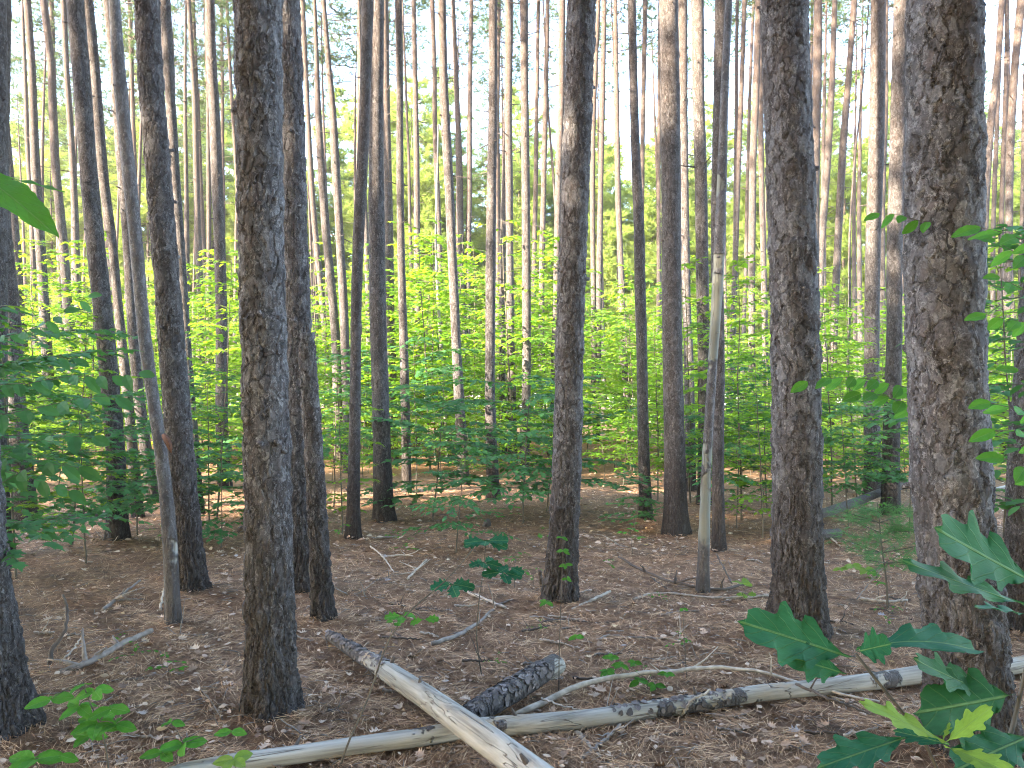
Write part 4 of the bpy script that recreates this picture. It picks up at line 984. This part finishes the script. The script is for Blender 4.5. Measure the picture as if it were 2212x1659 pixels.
u = (e - a) / np.linalg.norm(e - a); mb = MB(); mb.add(*tube(e + np.outer([-.03, .004, .006], u), [.03, .034, .030], 14, .12, 3)); obj("hollow_shade_plug", mb.mesh("hollow_shade_plug"), M_TWIG, t)  # solid dark plug painted as the shade inside the hollow end
log("fallen_log", "pale log continuing past the far side of the biggest trunk", [(2130, 1448, 34, .05), (2180, 1440, 34, .05), (2260, 1425, 34, .05)], M_LOG_BARE, n=60, seed=9)
log("fallen_log", "mossy fallen trunk behind the little white pine, propped and running uphill", [(1740, 1118, 19, .10), (1790, 1105, 20, .14), (1850, 1084, 19, .2), (1905, 1062, 16, .3), (1985, 1040, 14, .35)], M_LOG_BARK, n=90, seg=20, seed=10)
log("fallen_log", "short thick dark log just past the big two-knotted trunk", [(1740, 1158, 24, .1), (1775, 1156, 23, .1), (1812, 1152, 20, .1)], M_LOG_BARK, n=40, seg=20, seed=11)
log("fallen_log", "thin grey log on the ground before the dim edge pines", [(127, 1114, 8, .04), (180, 1113, 9, .04), (233, 1110, 8, .04)], M_LOG_BARK, n=40, seg=12, seed=12)
log("fallen_log", "pale fallen pole across the sunny gap past the biggest trunk", [(2130, 1062, 9, .1), (2175, 1052, 9, .15), (2240, 1040, 9, .2)], M_LOG_BARE, n=40, seg=12, seed=13)
log("tree_stump", "small rotten mossy stump before the dark green bush", [(1051, 1138, 20, .0), (1053, 1130, 17, .06), (1055, 1122, 8, .11)], M_LOG_BARK, n=14, seg=14, seed=14, rough=.15, cat="stump")

def stick(label, pts, w0, w1, mat, h=.012, name="fallen_branch", arch=None, twigs=0, seed=1):
    g = np.random.default_rng(seed + len(label)); P = []
    for k, (x, y) in enumerate(pts):
        hh = h if arch is None else arch[k]; r = ray(x, y); t = (hh - CAMZ) / r[2]; P.append(np.array([0, 0, CAMZ]) + r * t)
    P = smoothline(P, 24); dist = P[:, 1].mean(); P[1:-1] += g.normal(0, .003, (22, 3))
    t = thing(name, label, "branch", P[0]); mb = MB()
    mb.add(*tube(P - P[0], np.linspace(w0, w1, 24) / 2 / F * dist, 7, .08, seed))
    obj("wood", mb.mesh("wood"), mat, t)
    for k in range(twigs):
        i = g.integers(4, 20); dv = norm(np.array([g.normal(), g.normal() * .5, g.uniform(.0, .9)])); Lt = g.uniform(.08, .25)
        m2 = MB(); m2.add(*tube(P[i] - P[0] + np.outer(np.linspace(0, 1, 5), dv * Lt) + np.cumsum(g.normal(0, .006, (5, 3)), 0), np.linspace(w1, w1 * .3, 5) / 2 / F * dist, 5)); obj("twig", m2.mesh("twig"), mat, t)
    return t
stick("long pale arched branch curving from the short log to the oak leaves", [(1112, 1546), (1190, 1508), (1280, 1470), (1400, 1452), (1560, 1441), (1640, 1448), (1740, 1478), (1830, 1502), (1900, 1515)], 13, 5, M_TWIG_PALE, arch=[.02, .05, .09, .1, .1, .09, .06, .03, .02], twigs=3, seed=2)
stick("thin pale twig hooked over the long log", [(1170, 1508), (1210, 1524), (1252, 1532)], 5, 3, M_TWIG_PALE, h=.09)
stick("short white twig leaning on the long log", [(1472, 1548), (1490, 1515), (1535, 1490)], 5, 5, M_TWIG_PALE, arch=[.01, .1, .14])
stick("dark thin branch crossing over the long log near its far end", [(1720, 1478), (1790, 1508), (1850, 1530), (1880, 1545)], 7, 4, M_TWIG, arch=[.12, .12, .04, .02], twigs=2)
stick("curved pale twig on the floor under the oak leaves", [(1790, 1502), (1870, 1527), (1950, 1530), (2000, 1520)], 5, 3, M_TWIG_PALE)
stick("weathered grey branch leaning uphill toward the snag on the open floor", [(122, 1456), (190, 1432), (260, 1392), (328, 1362)], 15, 12, M_TWIG_GREY, arch=[.02, .05, .08, .1], twigs=4, seed=5)
stick("curved dark stick standing upright out of the litter", [(106, 1448), (112, 1400), (140, 1365), (147, 1320), (135, 1285)], 10, 5, M_TWIG, arch=[.0, .10, .18, .28, .36], seed=6)
stick("thin pale twig propped beside the upright dark stick", [(120, 1440), (150, 1412), (178, 1375)], 5, 3, M_TWIG_PALE, arch=[.02, .06, .12])
stick("dark forked stick lying before the leaning snag", [(222, 1318), (250, 1295), (302, 1254)], 7, 5, M_TWIG_GREY, arch=[.01, .03, .05], twigs=3, seed=7)
stick("pale bent twig standing against the leaning snag", [(346, 1318), (350, 1290), (362, 1245)], 5, 4, M_TWIG_PALE, arch=[.0, .06, .16])
stick("straight pale branch sloping down past the oak seedling", [(1003, 1275), (1040, 1292), (1092, 1312)], 8, 6, M_TWIG_PALE, h=.02)
stick("long grey branch bending toward the central pine from behind the oak seedling", [(933, 1390), (995, 1370), (1037, 1343), (1073, 1307), (1107, 1295)], 9, 4, M_TWIG_GREY, twigs=3, seed=8)
stick("broken pale branch at the foot of the central pine", [(1190, 1315), (1215, 1310), (1245, 1306)], 9, 7, M_TWIG_PALE)
stick("straight pale stick rising from the foot of the central pine", [(1235, 1318), (1275, 1298), (1318, 1277)], 8, 6, M_TWIG_PALE, arch=[.01, .03, .06])
stick("long white branch lying before the bare snag", [(1368, 1295), (1411, 1281), (1457, 1283), (1541, 1291), (1620, 1290), (1690, 1285)], 6, 5, M_TWIG_PALE, seed=9)
stick("dark twiggy branch lying against the foot of the bare snag", [(1336, 1203), (1397, 1238), (1440, 1254), (1521, 1272), (1558, 1275), (1619, 1258)], 5, 6, M_TWIG, arch=[.14, .08, .05, .03, .02, .02], twigs=5, seed=10)
stick("thin dark twig stretched before the dark twiggy branch", [(1405, 1246), (1430, 1265), (1458, 1280)], 4, 3, M_TWIG)
stick("thin dark whip leaning past the bare snag", [(1547, 1197), (1565, 1230), (1581, 1261)], 4, 3, M_TWIG, arch=[.2, .1, .01])
stick("dark wavy twig across the floor behind the arched branch", [(1170, 1345), (1210, 1338), (1270, 1344), (1320, 1346), (1355, 1338)], 6, 3, M_TWIG, seed=11)
stick("second dark twig on the floor nearer the arched branch", [(1290, 1382), (1312, 1373), (1380, 1378), (1455, 1380)], 6, 4, M_TWIG_GREY, seed=12)
stick("dark rotten stick with a green leaf behind the whip seedling", [(1425, 1330), (1460, 1322), (1510, 1319)], 7, 4, M_TWIG_GREY)
stick("pale broken stick in the litter below the long log", [(1243, 1580), (1262, 1600), (1285, 1625), (1300, 1642)], 12, 9, M_TWIG_PALE, seed=13)
stick("dark stubby stick crossing the pale broken one", [(1255, 1640), (1290, 1612), (1340, 1565)], 10, 5, M_TWIG_GREY, arch=[.02, .03, .05], twigs=2, seed=14)
stick("thin dark twig in the litter to the side of the broken stick", [(1350, 1565), (1400, 1578), (1440, 1590), (1490, 1585)], 5, 3, M_TWIG)
stick("grey branch lying before the thickest dark trunk", [(560, 1570), (640, 1590), (700, 1588), (760, 1592)], 8, 4, M_TWIG_GREY, twigs=2, seed=15)
stick("forked thin branch on the floor between the snag and the thickest trunk", [(340, 1598), (440, 1586), (475, 1575), (530, 1530), (560, 1515)], 5, 3, M_TWIG_GREY, twigs=2, seed=16)
stick("pale curved root-like stick at the foot of the cut-off pine", [(75, 1580), (100, 1590), (150, 1602)], 9, 6, M_TWIG_PALE)
stick("thin pale twig beside the foot of the short broken snag", [(668, 1345), (690, 1330), (718, 1316)], 4, 3, M_TWIG_GREY, arch=[.02, .06, .1])
stick("grey twig with side shoots past the short broken snag", [(722, 1272), (770, 1290), (830, 1292)], 6, 4, M_TWIG_GREY, twigs=3, seed=17)
stick("white forked twig on the open floor before the crossing pines", [(880, 1250), (905, 1225), (922, 1208)], 5, 3, M_TWIG_PALE, twigs=3, seed=18)
stick("thin dry twig lying before the straight shaded pine", [(740, 1172), (800, 1163), (870, 1158)], 4, 3, M_TWIG_GREY, seed=19)
stick("long thin twig on the floor in front of the crossing pines", [(800, 1180), (830, 1205), (850, 1235)], 4, 2, M_TWIG_PALE, seed=20)
stick("dark knotty stub of a twig beside the central pine", [(1166, 1232), (1168, 1250), (1170, 1266)], 8, 7, M_TWIG, arch=[.15, .08, .0])
stick("grey branch on the floor past the two-knotted trunk", [(1860, 1292), (1910, 1300), (1960, 1296)], 7, 5, M_TWIG_PALE, twigs=2, seed=21)
stick("tangle twig leaning up before the white pine sapling", [(1850, 1295), (1885, 1250), (1920, 1215)], 3, 2, M_TWIG_GREY, arch=[.0, .15, .3], twigs=4, seed=22)
stick("thin pale stick on the floor near the log past the two-knotted trunk", [(1775, 1148), (1805, 1170), (1815, 1180)], 4, 3, M_TWIG_PALE, arch=[.12, .04, .01])
for q in range(64):
    px = rnd.uniform(60, 2150); py = rnd.uniform(1130, 1600); a = rnd.uniform(-.5, .5); Ls = rnd.uniform(30, 85) * (py - 865) / 450
    stick("thin dry twig lying loose on the needle litter", [(px, py), (px + Ls * .5, py + Ls * .2 * math.sin(a) + rnd.uniform(-4, 4)), (px + Ls * math.cos(a), py + Ls * .45 * math.sin(a))], 4.5 * (py - 865) / 500 + 1, 2.5, rnd.choice([M_TWIG_PALE, M_TWIG_GREY, M_TWIG]), seed=40 + q, twigs=rnd.choice([0, 1, 2]), name="fallen_twig")["group"] = "loose dry twigs on the floor"

# ------------------------------------------------------------------ litter (nobody could count it)
def scatter_xy(n, y0, y1, power=1.0):
    u = rng.random(n); y = y0 * (y1 / y0) ** (u ** power); x = rng.uniform(-.72, .72, n) * (y + 1.0); return x, y
def litter_leaves(n, y0, y1, size, T):
    x, y = scatter_xy(n, y0, y1); pos = np.stack([x, y, gz(x, y) + rng.uniform(.004, .03, n)], 1)
    a = rng.uniform(0, 6.28, n); al = np.stack([np.cos(a), np.sin(a), rng.normal(0, .18, n)], 1)
    up = np.stack([rng.normal(0, .35, n), rng.normal(0, .35, n), np.ones(n)], 1)
    return stamp(T, pos, al, up, size * rng.uniform(.5, 1.3, n))
parts = [litter_leaves(1500, 2.2, 9, .062, curl(T_LO, .6)), litter_leaves(3000, 2.2, 9, .042, curl(T_OV, -.6)), litter_leaves(6500, 8, 30, .07, curl(T_OV, .5)), litter_leaves(6000, 2.2, 10, .024, curl(T_OV, .5))]
vs, fs, n0 = [], [], 0
for v, f, _ in parts: vs.append(v); fs.append(f + n0); n0 += len(v)
o = obj("leaf_litter", mesh_np("leaf_litter", np.concatenate(vs), np.concatenate(fs)), M_LITTER)
tag(o, "curled tan and pale dead leaves strewn over the whole forest floor", "leaf litter", kind="stuff")
n = 240000
x, y = scatter_xy(n, 2.1, 14, 1.0)
# needles gather in loose mats
cl = np.floor(x * 5) * 13.7 + np.floor(y * 5) * 7.3; a = (np.sin(cl) * 3 + rng.normal(0, .9, n))
Ln = rng.uniform(.035, .075, n); dv = np.stack([np.cos(a), np.sin(a), rng.normal(0, .16, n)], 1)
p0 = np.stack([x, y, gz(x, y) + rng.uniform(.002, .022, n)], 1); sd = np.stack([-np.sin(a), np.cos(a), np.zeros(n)], 1) * (.0007 + .00016 * y[:, None])
Vn = np.stack([p0 - dv * Ln[:, None] - sd, p0 + sd * .5 + [0, 0, .004], p0 + dv * Ln[:, None] + sd, p0 - sd * 1.5 + [0, 0, .003]], 1).reshape(-1, 3)
o = obj("needle_litter", mesh_np("needle_litter", Vn, np.arange(n * 4).reshape(-1, 4)), M_NEEDLES_DEAD)
tag(o, "brown fallen pine needles matted over the near forest floor", "needle litter", kind="stuff")
# short twig debris
n = 3200; x, y = scatter_xy(n, 2.4, 16); mb = MB()
for k in range(n):
    a = rng.uniform(0, 6.28); Lk = rng.uniform(.02, .13); d3 = np.array([math.cos(a), math.sin(a), rng.normal(0, .1)])
    s = np.array([-.5, 0, .5])[:, None]; P = np.array([x[k], y[k], float(gz(x[k], y[k])) + .012]) + s * d3 * Lk; P[1] += [0, 0, .004]
    mb.add(*tube(P, rng.uniform(.0012, .0035), 4))
o = obj("twig_debris", mb.mesh("twig_debris"), M_TWIG_GREY)
tag(o, "short broken bits of twig scattered through the litter", "twig debris", kind="stuff")

# ------------------------------------------------------------------ haze in the evening air
hv = bpy.data.materials.new("evening_haze"); hv.use_nodes = True; ht = hv.node_tree
ht.nodes.remove(ht.nodes["Principled BSDF"]); pv = ht.nodes.new("ShaderNodeVolumePrincipled")
pv.inputs['Color'].default_value = (.95, .95, .92, 1); pv.inputs['Density'].default_value = .0004; pv.inputs['Anisotropy'].default_value = .2
ht.links.new(pv.outputs[0], ht.nodes["Material Output"].inputs['Volume'])
bx = np.array([(x, y, z) for z in (-1.4, 34) for x, y in ((-215, -215), (215, -215), (215, 215), (-215, 215))], float)
hz = obj("haze", mesh_np("haze", bx, [(3, 2, 1, 0), (4, 5, 6, 7), (0, 1, 5, 4), (1, 2, 6, 5), (2, 3, 7, 6), (3, 0, 4, 7)]), hv)
tag(hz, "thin bright evening haze between the far trees", "haze", kind="stuff")
